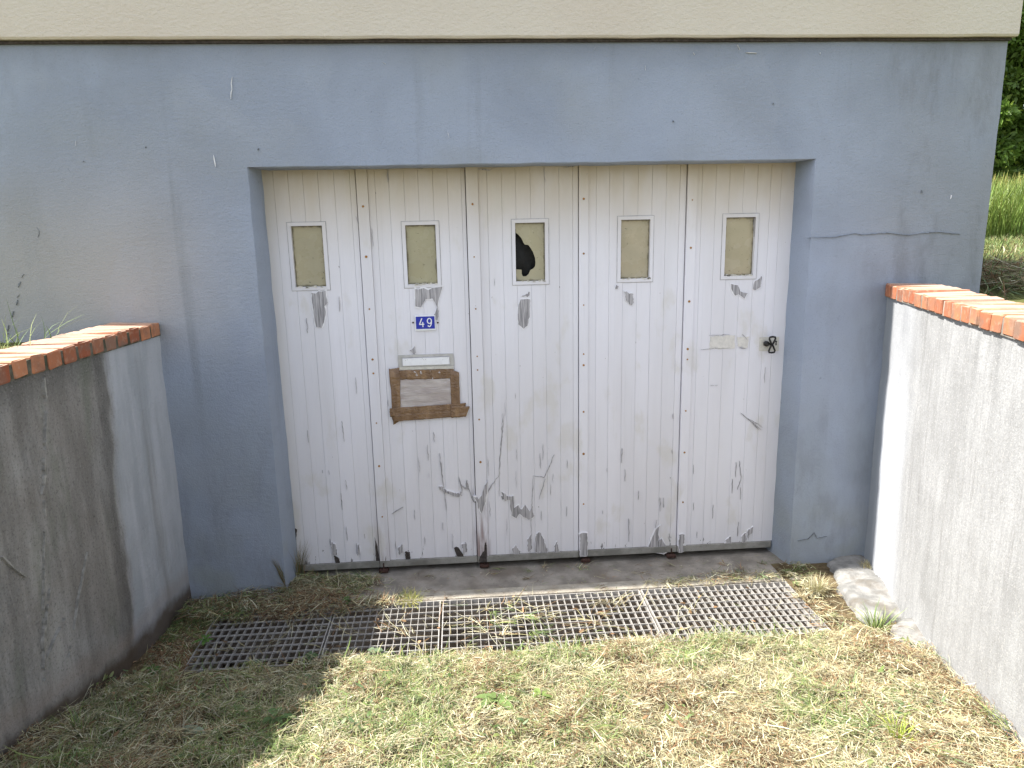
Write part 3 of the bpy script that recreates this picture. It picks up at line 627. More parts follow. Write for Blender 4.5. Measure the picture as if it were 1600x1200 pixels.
# number plate
def dbox(mb, px0, py0, px1, py1, y0, y1, c=.001):
    a = D(px0, py0); b = D(px1, py1); mb.box(min(a[0], b[0]), max(a[0], b[0]), y0, y1, min(a[1], b[1]), max(a[1], b[1]), c)
mb = MB(); dbox(mb, 648, 493, 681, 516, DY - .007, DY - .002, .0015); pl = mb.build('number_plate', M['white'], door, origin=(D(664, 504)[0], DY, D(664, 504)[1])); pl['label'] = 'small blue enamel house number plate reading 49'
mb = MB(); dbox(mb, 649.6, 494.6, 679.6, 513, DY - .0085, DY - .0065, .0005); mb.build('plate_face', M['navy'], pl)
def digits():
    mb = MB(); s = .0017; y0 = DY - .0098; y1 = DY - .0088
    z0 = D(664, 510.2)[1]; z1 = D(664, 497)[1]; h = z1 - z0
    def stroke(pts, w=.0047):
        for a, b in zip(pts[:-1], pts[1:]):
            a = np.array(a); b = np.array(b); t = (b - a) / (np.linalg.norm(b - a) + 1e-9); n_ = np.array([-t[1], t[0]]) * w / 2; e = t * w * .18
            q = [a - e - n_, b + e - n_, b + e + n_, a - e + n_]; mb.plate([tuple(v) for v in q], y0 + random.uniform(0, .0002), y1)
    x4 = D(655.5, 504)[0]; wd = .021
    stroke([(x4 + wd * .55, z1), (x4, z0 + h * .30), (x4 + wd, z0 + h * .30)]); stroke([(x4 + wd * .72, z0 + h * .55), (x4 + wd * .72, z0)])
    x9 = D(667.5, 504)[0]; c = (x9 + wd * .5, z0 + h * .68); rx, rz = wd * .44, h * .30
    ring = [(c[0] + rx * math.cos(t), c[1] + rz * math.sin(t)) for t in np.linspace(0, 2 * math.pi, 17)]; stroke(ring)
    stroke([(x9 + wd * .94, z0 + h * .68), (x9 + wd * .90, z0 + h * .35), (x9 + wd * .70, z0 + h * .08), (x9 + wd * .45, z0), (x9 + wd * .14, z0 + h * .12)])
    mb.build('number', M['white'], pl)
digits()
for px in (645.5, 684):
    x_, z_ = D(px, 504); mb = MB(); mb.plate([(x_ + .004 * math.cos(t), z_ + .004 * math.sin(t)) for t in np.linspace(0, 2 * math.pi, 9)[:-1]], DY - .004, DY); mb.build('screw', M['rust'], pl)
# letter slot
def frame_px(mb, o, i, y0, y1):
    O = [D(*q) for q in o]; I = [D(*q) for q in i]
    for k in range(4):
        a, b, c, d = O[k], O[(k + 1) % 4], I[(k + 1) % 4], I[k]
        v = [(a[0], y0, a[1]), (b[0], y0, b[1]), (c[0], y0, c[1]), (d[0], y0, d[1])] + [(p[0], y1, p[1]) for p in (a, b, c, d)]
        mb.add(v, [(0, 1, 2, 3), (0, 4, 5, 1), (2, 6, 7, 3)])
mb = MB(); frame_px(mb, [(622, 555), (623, 573), (710, 571), (708, 552)], [(628.5, 558.5), (629, 571.2), (703, 569), (702.5, 556)], DY - .005, DY + .0); ls = mb.build('letter_slot', M['strip'], door, origin=(D(665, 562)[0], DY, D(665, 562)[1]))
mb = MB(); mb.plate([D(*q) for q in ((629, 560), (629.5, 571), (702.5, 568.5), (702, 557))], DY - .011, DY - .004); mb.build('slot_flap', M['flake'], ls)
mb = MB(); mb.plate([D(*q) for q in ((624, 573.2), (624.5, 577.5), (709, 575.5), (708.5, 571.2))], DY - .007, DY + .0); mb.build('slot_lip', M['ivory'], ls)
mb = MB()
for q in ((634, 562.5), (637, 561.5), (662, 561.5), (665, 560.8), (692, 561.5), (699, 558.6), (660, 559.6)): x_, z_ = D(*q); mb.box(x_ - .0016, x_ + .0016, DY - .0114, DY - .0105, z_ - .0012, z_ + .0012)
props(mb.build('slot_scuff', M['strip'], ls), kind='stuff')
# taped-over patch
mb = MB(); mb.plate([D(*q) for q in ((618, 583), (712, 582), (713, 640), (620, 645))], DY - .0022, DY - .0002)
tp = mb.build('taped_patch', M['film'], door, origin=(D(665, 615)[0], DY, D(665, 615)[1])); tp['label'] = 'clear film fixed over a hole with brown packing tape'
def wavy_plate(name, q, y, mat, th=.0006, amp=.0012, nx=18, nz=8):
    a, b, c, d = [np.array(D(*p)) for p in q]; vs = []
    for j in range(nz + 1):
        for i in range(nx + 1):
            u, v = i / nx, j / nz; p = (a * (1 - u) + b * u) * (1 - v) + (d * (1 - u) + c * u) * v
            e = RNG.normal(0, .0009, 2) * (i in (0, nx) or j in (0, nz))
            vs.append((p[0] + e[0], y - abs(amp * noise.noise(Vector((p[0] * 60, y * 99, p[1] * 60)))) * 2, p[1] + e[1]))
    n_ = len(vs); W = nx + 1
    fs = [(j * W + i, (j + 1) * W + i, (j + 1) * W + i + 1, j * W + i + 1) for j in range(nz) for i in range(nx)]
    o = mobj(name, vs, fs, mat, tp, smooth=True); md = o.modifiers.new('thickness', 'SOLIDIFY'); md.thickness = th; md.offset = 1; return o
wavy_plate('plastic_film', [(622, 580), (708, 578), (708, 634), (624, 640)], DY - .003, M['film'], .0008, .0025, 24, 18)
wavy_plate('tape_strip', [(620, 578), (709, 576), (709, 591), (620, 593)], DY - .0050, M['tape'])
wavy_plate('tape_strip', [(608, 576), (624, 574), (627, 656), (615, 663)], DY - .0062, M['tape'])
wavy_plate('tape_strip', [(703, 577), (717, 581), (720, 646), (706, 651)], DY - .0064, M['tape'])
wavy_plate('tape_strip', [(609, 637), (728, 629), (727, 640), (610, 651)], DY - .0082, M['tape'], amp=.002)
wavy_plate('tape_strip', [(612, 649), (721, 640), (718, 650), (614, 658)], DY - .0094, M['tape'])
wavy_plate('tape_strip', [(704, 633), (734, 634), (728, 650), (705, 652)], DY - .0105, M['tape'])
# handle
mb = MB(); mb.plate([D(*q) for q in ((1187, 527), (1217, 526), (1216, 548), (1186, 548))], DY - .004, DY); hd = mb.build('door_handle', M['ivory'], door, origin=(D(1203, 537)[0], DY, D(1203, 537)[1])); hd['label'] = 'black bow-shaped iron handle on a yellowed keyhole plate'
hc = D(1202, 537); px = 1 / 338.
mb = MB(); mb.tube([(hc[0], DY - .002, hc[1]), (hc[0], DY - .03, hc[1])], .006, 10)
for s in (1, -1):
    loop = [(hc[0] + a * px, DY - .032, hc[1] + s * b * px) for a, b in ((-1.2, 1.0), (-5.0, 9.5), (-4.4, 12.0), (0, 12.9), (4.4, 12.0), (5.0, 9.5), (1.2, 1.0))]
    mb.tube(loop, .0046, 8, closed=True)
mb.build('bow_handle', M['black'], hd)
kc = D(1194.5, 536); mb = MB(); mb.tube([(kc[0], DY - .003, kc[1]), (kc[0], DY - .012, kc[1]), (kc[0], DY - .016, kc[1]), (kc[0], DY - .026, kc[1]), (kc[0], DY - .030, kc[1])], [.008, .008, .013, .013, .007], 12); mb.build('latch_knob', M['black'], hd)
kc = D(1212, 535); mb = MB(); mb.plate([(kc[0] + .0045 * math.cos(t), kc[1] + .005 + .0045 * math.sin(t)) for t in np.linspace(0, 2 * math.pi, 11)[:-1]], DY - .0052, DY - .0035)
mb.plate([(kc[0] - .0022, kc[1] + .004), (kc[0] + .0022, kc[1] + .004), (kc[0] + .003, kc[1] - .013), (kc[0] - .003, kc[1] - .013)], DY - .0055, DY - .0036); mb.build('keyhole', M['black'], hd)

# ------------------------------------------------------------------ retaining walls
def retaining(side):
    left = side == 'L'
    fx = xl if left else xr; top = 1.195 if left else 1.272; s = -1 if left else 1; th = .20
    name_l = ('dark stained low retaining wall with orange brick coping left of the garage door' if left else 'sunlit pale retaining wall with orange brick coping right of the garage door')
    w_ = empty('retaining_wall', (fx(0), 0, 0), name_l, 'retaining wall'); w_['kind'] = 'thing'
    ys = np.linspace(0.003, -4.6, 150); zs = np.linspace(-.35, top, 40); vs = []
    for y in ys:
        for z in zs:
            b = .006 * noise.noise(Vector((4 if left else 9, y * 2.5, z * 2.5))) + .003 * noise.noise(Vector((4, y * 9, z * 9)))
            flare = .0
            vs.append((fx(y) - s * flare + b, y, z))
    nz = len(zs); fs = [(i * nz + j, (i + 1) * nz + j, (i + 1) * nz + j + 1, i * nz + j + 1) for i in range(len(ys) - 1) for j in range(nz - 1)]
    if left: fs = [f[::-1] for f in fs]
    base = len(vs); vs += [(fx(y) + s * th, y, z) for y in (0.003, -4.6) for z in (-.35, top)]
    ny = len(ys)
    fs += [(0 * nz + nz - 1, (ny - 1) * nz + nz - 1, base + 3, base + 1), ((ny - 1) * nz, base + 2, base + 3, (ny - 1) * nz + nz - 1), (base, base + 1, base + 3, base + 2)]
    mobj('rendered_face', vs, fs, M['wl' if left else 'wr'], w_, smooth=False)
    # mortar bed with the coping bricks set in it
    dirv = Vector((fx(-1) - fx(0), -1, 0)).normalized(); per = Vector((-dirv.y, dirv.x, 0)) * (1 if True else 1)
    if per.x * s < 0: per = -per
    ang = math.atan2(per.y, per.x); pitch = .0845 if left else .0785; bw = .0655 if left else .0665; bh = .057; bl = .205
    mb = MB()
    def bed(a0, a1, o0, o1, z0, z1):
        P = [Vector((fx(0), 0, 0)) + dirv * a + per * o for a, o in ((a0, o0), (a1, o0), (a1, o1), (a0, o1))]
        mb.add([(p.x, p.y, z) for z in (z0, z1) for p in P], [(0, 1, 2, 3), (7, 6, 5, 4), (0, 4, 5, 1), (1, 5, 6, 2), (2, 6, 7, 3), (3, 7, 4, 0)])
    bed(.002, 4.4, -.0075, .195, top + .001, top + (.050 if left else .054)); mb.build('mortar_bed', M['mortar' if left else 'slab'], w_)
    variants = []
    for k in range(9):
        bm = bmesh.new(); bmesh.ops.create_cube(bm, size=1); bmesh.ops.scale(bm, vec=(bl, bw, bh), verts=bm.verts)
        bmesh.ops.bevel(bm, geom=bm.edges[:], offset=.0045, segments=1, affect='EDGES')
        for v in bm.verts: v.co += Vector([random.uniform(-.0022, .0022) for _ in range(3)])
        me = bpy.data.meshes.new('brick'); bm.to_mesh(me); bm.free(); me.materials.append(M['brick']); variants.append(me)
    nb = int(4.3 / pitch)
    for i in range(nb):
        o = bpy.data.objects.new('brick', random.choice(variants)); link(o, w_)
        a = pitch * (i + .5) + .004 + random.uniform(-.003, .003)
        p = Vector((fx(0), 0, 0)) + dirv * a + per * (bl / 2 - .0125 + random.uniform(-.0025, .0025))
        o.location = Vector((p.x, p.y, top + .004 + bh / 2 + random.uniform(-.003, .003))) - wloc(w_)
        o.rotation_euler = (random.gauss(0, .012), random.gauss(0, .012), ang + random.gauss(0, .010))
    if left:
        # lime runs down the old render, their courses read off the wall
        mb2 = []
        W = lambda px, py: on_plane(px, py, (-.43, 0, 0), (-.08, -1, 0))
        MBr = MB()
        def run(pxs, wd):
            P = [W(*q) for q in pxs]; Q = []
            for a, b in zip(P[:-1], P[1:]):
                k = max(1, int(np.linalg.norm(b - a) / .006)); Q += [a + (b - a) * i / k for i in range(k)]
            t0 = RNG.random() * 50
            cen = [q + np.array([0, .006 * noise.noise(Vector((t0, i * .13, 0))) + .003 * noise.noise(Vector((t0, i * .6, 0))), 0]) for i, q in enumerate(Q)]
            hw = [wd * .42 * max(0, .42 + 1.3 * noise.noise(Vector((t0 + 9, i * .09, 3))) + .8 * noise.noise(Vector((t0 + 5, i * .45, 7)))) for i in range(len(Q))]
            for i in range(len(Q) - 1):
                if hw[i] < .0004 and hw[i + 1] < .0004: continue
                a, b = cen[i], cen[i + 1]; nrm = np.array([.0085, 0, 0])
                pts = [a + [0, hw[i] + .0003, 0], a - [0, hw[i] * .8 + .0003, 0], b - [0, hw[i + 1] * .8 + .0003, 0], b + [0, hw[i + 1] + .0003, 0]]
                MBr.add([tuple(p + nrm) for p in pts] + [tuple(p - nrm) for p in pts], [(0, 1, 2, 3), (0, 4, 5, 1), (1, 5, 6, 2), (2, 6, 7, 3), (3, 7, 4, 0)])
        def run_old(pxs, wd):
            P = [W(*q) for q in pxs]
            Q = []
            for a, b in zip(P[:-1], P[1:]):
                k = max(1, int(np.linalg.norm(b - a) / .007))
                for i in range(k): Q.append(a + (b - a) * i / k + np.array([0, RNG.normal(0, .0032), 0]))
            for i in range(len(Q) - 1):
                if RNG.random() < .42: continue
                k = wd * (.1 + RNG.random() ** 2 * 1.1) / 2; a, b = Q[i], Q[i + 1]
                nrm = np.array([.008, 0, 0])
                pts = [a + [0, k, 0], a - [0, k, 0], b - [0, k * .8, 0], b + [0, k * .8, 0]]
                MBr.add([tuple(p + nrm) for p in pts] + [tuple(p - nrm) for p in pts], [(0, 1, 2, 3), (0, 4, 5, 1), (1, 5, 6, 2), (2, 6, 7, 3), (3, 7, 4, 0)])
        run(((66, 590), (70, 640), (68, 700), (66, 770), (68, 810)), .012); run(((66, 760), (62, 775)), .02); run(((66, 830), (66, 900), (66, 1000), (68, 1080)), .012); run(((76, 920), (70, 960), (66, 1040)), .014)
        run(((134, 860), (126, 905), (122, 930)), .012); run(((100, 965), (80, 1005), (70, 1030)), .008); run(((0, 870), (20, 890), (40, 903)), .012); run(((130, 880), (118, 950), (104, 1030)), .007)
        props(MBr.build('lime_run', M['lime'], w_), kind='stuff')
    return w_
retaining('L'); retaining('R')

# cement haunching slabs at the foot of the right wall
def haunch(name_label, pxs, z0, h, seed):
    P = [pt(px, py, 2, z0)[:2] for px, py in pxs]; c = sum(P) / len(P)
    bm = bmesh.new(); rings = []
    out = []
    for i in range(len(P)):
        a, b = P[i], P[(i + 1) % len(P)]; k = max(1, int(np.linalg.norm(b - a) / .03))
        for j in range(k): out.append(a + (b - a) * j / k)
    out = [p + RNG.normal(0, .004, 2) for p in out]
    prof = [(1.02, -.06), (1.0, .55), (.95, .85), (.85, 1.0), (.6, 1.08), (.3, 1.05)]
    for sc_, hz in prof:
        rings.append([bm.verts.new((*(c + (p - c) * sc_), z0 + (hz * h if hz > 0 else -.06) + .016 * noise.noise(Vector((p[0] * 11 * sc_, p[1] * 11 * sc_, seed))) * (hz > 0))) for p in out])
    for a, b in zip(rings[:-1], rings[1:]):
        for i in range(len(out)): bm.faces.new((a[i], a[(i + 1) % len(out)], b[(i + 1) % len(out)], b[i]))
    bm.faces.new(rings[-1]); bmesh.ops.recalc_face_normals(bm, faces=bm.faces[:]); bm.verts.index_update()
    mobj('cement_slab', [v.co[:] for v in bm.verts], [[v.index for v in f.verts] for f in bm.faces], M['haunch'], None, smooth=True, label=name_label, cat='cement slab', group='cement slabs at the foot of the right wall'); bm.free()
haunch('pale cement slab in the corner between house and right wall with dry tuft on it', [(1292, 884), (1335, 862), (1362, 853), (1400, 905), (1385, 912), (1340, 922), (1312, 918)], GZ0, .03, 1)
haunch('rounded cement slab beside the right end of the drain grate', [(1308, 924), (1342, 914), (1398, 908), (1440, 965), (1420, 975), (1388, 972), (1362, 984), (1340, 965)], GZ0 + .005, .04, 2)
haunch('grass edged cement slab nearest the camera at the foot of the right wall', [(1390, 990), (1410, 978), (1446, 974), (1512, 1052), (1450, 1062), (1396, 1036)], GZ0 + .045, .045, 3)

# ------------------------------------------------------------------ drain grates
def grate(x0, x1, label, z=GZ0 + .004, tilt=0):
    g = empty('drain_grate', ((x0 + x1) / 2, (Y0 + Y1) / 2, z - .03), label, 'drain grate', 'steel drain grates in front of the garage')
    y0, y1 = Y0 + .006, Y1 - .004; x0 += .003; x1 -= .003; hb = .021
    mb = MB(); t = .004
    for a in ((x0, x1, y0, y0 + t), (x0, x1, y1 - t, y1), (x0, x0 + t, y0 + t, y1 - t), (x1 - t, x1, y0 + t, y1 - t)): mb.box(*a, z - hb, z)
    mb.build('edge_frame', M['steel'], g)
    nx = int(round((x1 - x0) / .0315)); ny = 9
    mb = MB()
    for i in range(1, nx):
        x = x0 + (x1 - x0) * i / nx; mb.box(x - .0010, x + .0010, y0 + t, y1 - t, z - hb + .002, z - .0006)
    props(mb.build('bearing_bar', M['steel'], g), kind='stuff')
    mb = MB()
    for j in range(1, ny):
        y = y0 + (y1 - y0) * j / ny; mb.box(x0 + t, x1 - t, y - .0017, y + .0017, z - .006, z + .0006)
    props(mb.build('cross_bar', M['steel'], g), kind='stuff')
    return g
grate(-.262, .250, 'leftmost drain grate in the wall shade with clippings over its back edge')
grate(.252, .718, 'second drain grate from the left half in sun and half in shade')
grate(.722, 1.620, 'third drain grate from the left with straw scattered on it')
grate(1.624, 2.312, 'rightmost drain grate fully in the sun')

# ------------------------------------------------------------------ grass blades
def blades(name, base, azim, length, width, cols, mat, pitch0=None, curl=None, lift=0.0, bounds=True, kind='stuff', parent=None, label=None, cat=None, group=None, droop=True):
    n_ = len(base); seg = 3
    pos = base.copy(); P = [pos.copy()]; az = azim.copy(); pi_ = pitch0 if pitch0 is not None else RNG.normal(.05, .18, n_)
    pi_ = pi_.copy(); dc = (curl if curl is not None else RNG.normal(0, .25, n_)); da = RNG.normal(0, .22, n_)
    for k in range(seg):
        st = (length / seg)[:, None]
        pos = pos + st * np.stack([np.cos(az) * np.cos(pi_), np.sin(az) * np.cos(pi_), np.sin(pi_)], 1)
        P.append(pos.copy()); az = az + da; pi_ = pi_ - dc
    P = np.stack(P, 1)                                   # n,4,3
    if bounds:
        yy = P[:, :, 1]; lo = -.43 - .08 * np.maximum(0, -yy) + .004; hi = 2.775 - .28 * np.maximum(0, -yy) - .006
        P[:, :, 0] = np.clip(P[:, :, 0], lo + RNG.random(n_)[:, None] * .012, hi - RNG.random(n_)[:, None] * .012)
        out = (P[:, :, 0] < 0) | (P[:, :, 0] > 2.4)
        P[:, :, 1] = np.where(out, np.minimum(P[:, :, 1], -.008), np.minimum(P[:, :, 1], DY - .014))
    side = np.stack([-np.sin(azim), np.cos(azim), RNG.normal(0, .35, n_)], 1); side /= np.linalg.norm(side, axis=1)[:, None]
    prof = np.array([.7, 1.0, .8, .12])
    A = P + side[:, None, :] * (width[:, None] * prof)[:, :, None] / 2; B = P - side[:, None, :] * (width[:, None] * prof)[:, :, None] / 2
    V = np.stack([A, B], 2).reshape(-1, 3)
    idx = np.arange(n_)[:, None] * 8; q = np.array([[0, 1, 3, 2], [2, 3, 5, 4], [4, 5, 7, 6]]).reshape(1, -1); Fx = (idx + q).reshape(-1)
    off = wloc(parent) if parent else Vector((0, 0, 0))
    V = V - np.array(off)
    me = bpy.data.meshes.new(name); me.vertices.add(len(V)); me.vertices.foreach_set('co', V.astype(np.float32).ravel())
    me.loops.add(len(Fx)); me.loops.foreach_set('vertex_index', Fx.astype(np.int32)); nf = len(Fx) // 4
    me.polygons.add(nf); me.polygons.foreach_set('loop_start', np.arange(nf, dtype=np.int32) * 4); me.polygons.foreach_set('loop_total', np.full(nf, 4, np.int32))
    me.update(); me.validate()
    ca = me.color_attributes.new('col', 'FLOAT_COLOR', 'POINT'); C = np.repeat(np.concatenate([cols, np.ones((n_, 1))], 1), 8, axis=0)
    ca.data.foreach_set('color', C.astype(np.float32).ravel()); me.materials.append(mat); me.shade_smooth()
    o = bpy.data.objects.new(name, me); link(o, parent); return props(o, label, cat, group, kind)
def vnoise(x, y, sc, z=0.0): return np.array([noise.noise(Vector((a * sc, b * sc, z))) for a, b in zip(x, y)])
STRAW = np.array([[.46, .425, .265], [.39, .34, .20], [.54, .51, .35], [.26, .205, .11], [.45, .425, .23], [.62, .60, .44]])
GREEN = np.array([[.18, .255, .075], [.12, .19, .06], [.25, .30, .10], [.15, .22, .10], [.30, .34, .15]])
BROWN = np.array([[.20, .12, .06], [.28, .165, .09], [.12, .075, .04], [.33, .215, .12]])
def mixcols(n_, pg, pb, tone=None):
    u = RNG.random(n_); c = STRAW[RNG.integers(0, len(STRAW), n_)].copy()
    g_ = u < pg; c[g_] = GREEN[RNG.integers(0, len(GREEN), g_.sum())]; b_ = (u >= pg) & (u < pg + pb); c[b_] = BROWN[RNG.integers(0, len(BROWN), b_.sum())]
    if tone is not None: c = c * (.52 + .78 * tone)[:, None]
    return np.clip(c * RNG.uniform(.75, 1.2, (n_, 1)), 0, 1)
def clippings(name, n_, area, lay=.035, lmin=.02, lmax=.13, dens=None, wmin=.0011, wmax=.0030, green_bias=0.0, brown_bias=0.0, label=None, gz=ground_z):
    x0, x1, y0, y1 = area; x = RNG.uniform(x0, x1, n_); y = RNG.uniform(y0, y1, n_)
    if dens is not None: k = RNG.random(n_) < dens(x, y); x, y = x[k], y[k]
    for cx_, cy_, rx, ry, pk in ((2.61, -.09, .14, .13, .97), (2.50, -.37, .14, .24, .93), (2.52, -.76, .11, .12, .85)):
        k = ((x - cx_) / rx) ** 2 + ((y - cy_) / ry) ** 2 > 1; k |= RNG.random(len(x)) > pk; x, y = x[k], y[k]
    ins = (x > -.43 - .08 * np.maximum(0, -y) + .01) & (x < 2.775 - .28 * np.maximum(0, -y) - .01); x, y = x[ins], y[ins]; n_ = len(x)
    ncl = max(4, n_ // 28); cid = RNG.integers(0, ncl, n_); incl = RNG.random(n_) < .62
    ccx, ccy = x[:ncl].copy(), y[:ncl].copy(); caz = RNG.uniform(0, 6.28, ncl); cu = RNG.random(ncl); sg = RNG.uniform(.006, .026, ncl)
    x = np.where(incl, ccx[cid] + RNG.normal(0, 1, n_) * sg[cid], x); y = np.where(incl, ccy[cid] + RNG.normal(0, 1, n_) * sg[cid] * .7, y)
    n1 = vnoise(x, y, 2.3, 1.0); n2 = vnoise(x, y, 6.5, 2.0); n3 = vnoise(x, y, 4.0, 5.0); n4 = vnoise(x, y, 13, 3.0)
    pg = np.clip(.20 + n1 * .75 + n2 * .30 + green_bias, .04, .85); pb = np.clip(.16 - n1 * .25 + n3 * .35 + brown_bias, 0.02, .6)
    z = gz(x, y) + (np.abs(n2) * .9 + np.clip(n3 + .2, 0, 1) + np.clip(n4, 0, 1) * 1.2 + RNG.random(n_) ** 1.6 * .8) * lay * np.clip((-.56 - y) / .12 + .25, .25, 1) if gz is ground_z else gz(x, y) + (np.abs(n2) * .6 + np.clip(n3 + .2, 0, 1) + np.clip(n4, 0, 1) * .6 + RNG.random(n_) ** 1.6) * lay
    az = RNG.uniform(0, 2 * np.pi, n_); flow = vnoise(x, y, 1.8, 8.0) * 4 + vnoise(x, y, 7, 11.0) * 1.5; az = np.where(incl, caz[cid] + RNG.normal(0, .38, n_), az); k = RNG.random(n_) < .15; az[k] = flow[k] + RNG.normal(0, .45, k.sum())
    L = lmin + (lmax - lmin) * RNG.random(n_) ** 2.2
    return blades(name, np.stack([x, y, z], 1), az, L, RNG.uniform(wmin, wmax, n_) * (1 + .5 * (RNG.random(n_) < .08)), mixcols(n_, np.where(incl, np.where(cu[cid] < pg, .92, pg * .25), pg), pb, np.where(incl, (cu[cid] * 7.3) % 1.0, .5)), M['grass'], pitch0=RNG.normal(.04, .16, n_), curl=RNG.normal(.02, .12, n_), label=label)
edge = lambda x: -.646 - .055 * np.clip((.28 - x) / .1, 0, 1) + .03 * np.sin(x * 5) + .03 * np.sin(x * 17 + 1) + .02 * np.sin(x * 41)
clippings('grass_clippings', 210000, (-.75, 2.75, -1.75, -.52), .034, .008, .060, wmin=.0008, wmax=.0022, dens=lambda x, y: np.clip((edge(x) - y) / .03 + .55, 0, 1))
clippings('long_strands', 8000, (-.75, 2.75, -1.75, -.62), .034, .04, .15, wmin=.0012, wmax=.0030, green_bias=.12, dens=lambda x, y: np.clip(.5 + 1.6 * vnoise(x, y, 2.9, 20.0), .12, 1))
clippings('grass_clippings', 15000, (-.9, 2.5, -3.2, -1.7), .03, .04, .18)
# trampled dry mat reaching the back left of the drain and the left wall corner
def tri(x, y, cx_, cy_, rx, ry): return np.clip(1.25 - np.hypot((x - cx_) / rx, (y - cy_) / ry), 0, 1)
dl = lambda x, y: np.maximum.reduce([tri(x, y, .10, -.17, .32, .085), tri(x, y, -.18, -.14, .22, .12) * .8, tri(x, y, .42, -.15, .12, .05) * .8])
clippings('clipping_heap', 26000, (-.42, .6, -.36, .0), .028, .015, .09, dens=dl, brown_bias=.30, green_bias=-.12, gz=lambda x, y: np.full_like(x, GZ0 + .002))
dl2 = lambda x, y: np.maximum(tri(x, y, .12, .02, .30, .10) * .7, tri(x, y, .04, .08, .07, .10))
clippings('clipping_heap', 9000, (-.01, .5, -.12, .14), .018, .03, .13, dens=dl2, green_bias=.15, gz=lambda x, y: np.full_like(x, GZ0 + .002))
clippings('corner_debris', 14000, (-.48, -.255, -.75, 0), .012, .01, .06, dens=lambda x, y: .8 + 0 * x, brown_bias=.75, green_bias=-.02)
dr = lambda x, y: np.maximum.reduce([tri(x, y, 2.10, -.12, .42, .05) * .9, tri(x, y, 2.42, -.20, .10, .13), tri(x, y, 2.36, -.42, .08, .22), tri(x, y, 2.52, -.62, .22, .10) * .6, tri(x, y, 2.46, -.35, .125, .42) * 1.0])
clippings('clipping_heap', 24000, (1.6, 2.75, -.75, .0), .018, .015, .07, dens=dr, green_bias=-.12, gz=lambda x, y: np.full_like(x, GZ0 + .004))
clippings('scattered_straw', 420, (-.2, 2.3, -.56, -.16), .004, .04, .17, gz=lambda x, y: np.full_like(x, GZ0 + .006), green_bias=-.1)
clippings('scattered_straw', 420, (.68, 1.25, -.50, -.22), .008, .02, .14, dens=lambda x, y: tri(x, y, .98, -.36, .25, .13), gz=lambda x, y: np.full_like(x, GZ0 + .006), green_bias=-.1)
clippings('scattered_straw', 900, (.1, 2.4, -.14, .12), .002, .01, .06, gz=lambda x, y: np.full_like(x, GZ0 + .004), brown_bias=.2)
clippings('channel_debris', 2500, (-.25, 2.3, -.58, -.17), .05, .02, .09, gz=lambda x, y: np.full_like(x, -.275), brown_bias=.3, green_bias=-.1)
# broad-leaved ground cover between the clippings, and a few dead leaves
n_ = 2600; x = RNG.uniform(-.6, 2.5, n_); y = RNG.uniform(-1.7, -.66, n_); k = vnoise(x, y, 5.0, 31.0) + .5 * vnoise(x, y, 1.7, 1.0) > .30; x, y = x[k], y[k]; n_ = len(x)
blades('clover_leaves', np.stack([x, y, ground_z(x, y) + .03 + .02 * RNG.random(n_)], 1), RNG.uniform(0, 6.28, n_), RNG.uniform(.008, .032, n_), RNG.uniform(.006, .013, n_), np.clip(GREEN[RNG.integers(0, 5, n_)] * RNG.uniform(.6, 1.1, (n_, 1)), 0, 1), M['leaf'], pitch0=RNG.uniform(-.1, .6, n_))
n_ = 130; x = RNG.uniform(-.5, 2.4, n_); y = RNG.uniform(-1.7, -.1, n_)
blades('dead_leaves', np.stack([x, y, np.where(y < -.6, ground_z(x, y) + .04, GZ0 + .008)], 1), RNG.uniform(0, 6.28, n_), RNG.uniform(.012, .03, n_), RNG.uniform(.008, .016, n_), np.clip(BROWN[RNG.integers(0, 4, n_)] * RNG.uniform(.8, 1.8, (n_, 1)), 0, 1), M['leaf'], pitch0=RNG.uniform(-.1, .4, n_))
# taller half-cut stems arching over the edge of the drain
n_ = 900; x = RNG.uniform(-.2, 2.3, n_); y = edge(x) - RNG.random(n_) * .12; k = RNG.random(n_) < np.clip(.5 + 1.4 * vnoise(x, y, 3, 4.0), 0, 1); x, y = x[k], y[k]; n_ = len(x)
blades('grass_fringe', np.stack([x, y, ground_z(x, y) + .02], 1), RNG.uniform(-.5, 3.6, n_), RNG.uniform(.04, .13, n_), RNG.uniform(.0012, .0026, n_), mixcols(n_, .5, .05), M['grass'], pitch0=RNG.uniform(.15, .7, n_), curl=RNG.uniform(.15, .5, n_))
# short green regrowth standing through the straw in patches
n_ = 9000; x = RNG.uniform(-.6, 2.5, n_); y = RNG.uniform(-1.7, -.62, n_); k = vnoise(x, y, 2.3, 1.0) + vnoise(x, y, 9, 6.0) * .6 > .16; x, y = x[k], y[k]; n_ = len(x)
ins = (x > -.43 + .08 * y + .02) & (x < 2.775 + .28 * y - .02); x, y = x[ins], y[ins]; n_ = len(x)
blades('short_grass', np.stack([x, y, ground_z(x, y) + .01], 1), RNG.uniform(0, 6.28, n_), RNG.uniform(.025, .085, n_), RNG.uniform(.0018, .0035, n_), mixcols(n_, .93, 0), M['grass'], pitch0=RNG.uniform(.3, 1.2, n_))

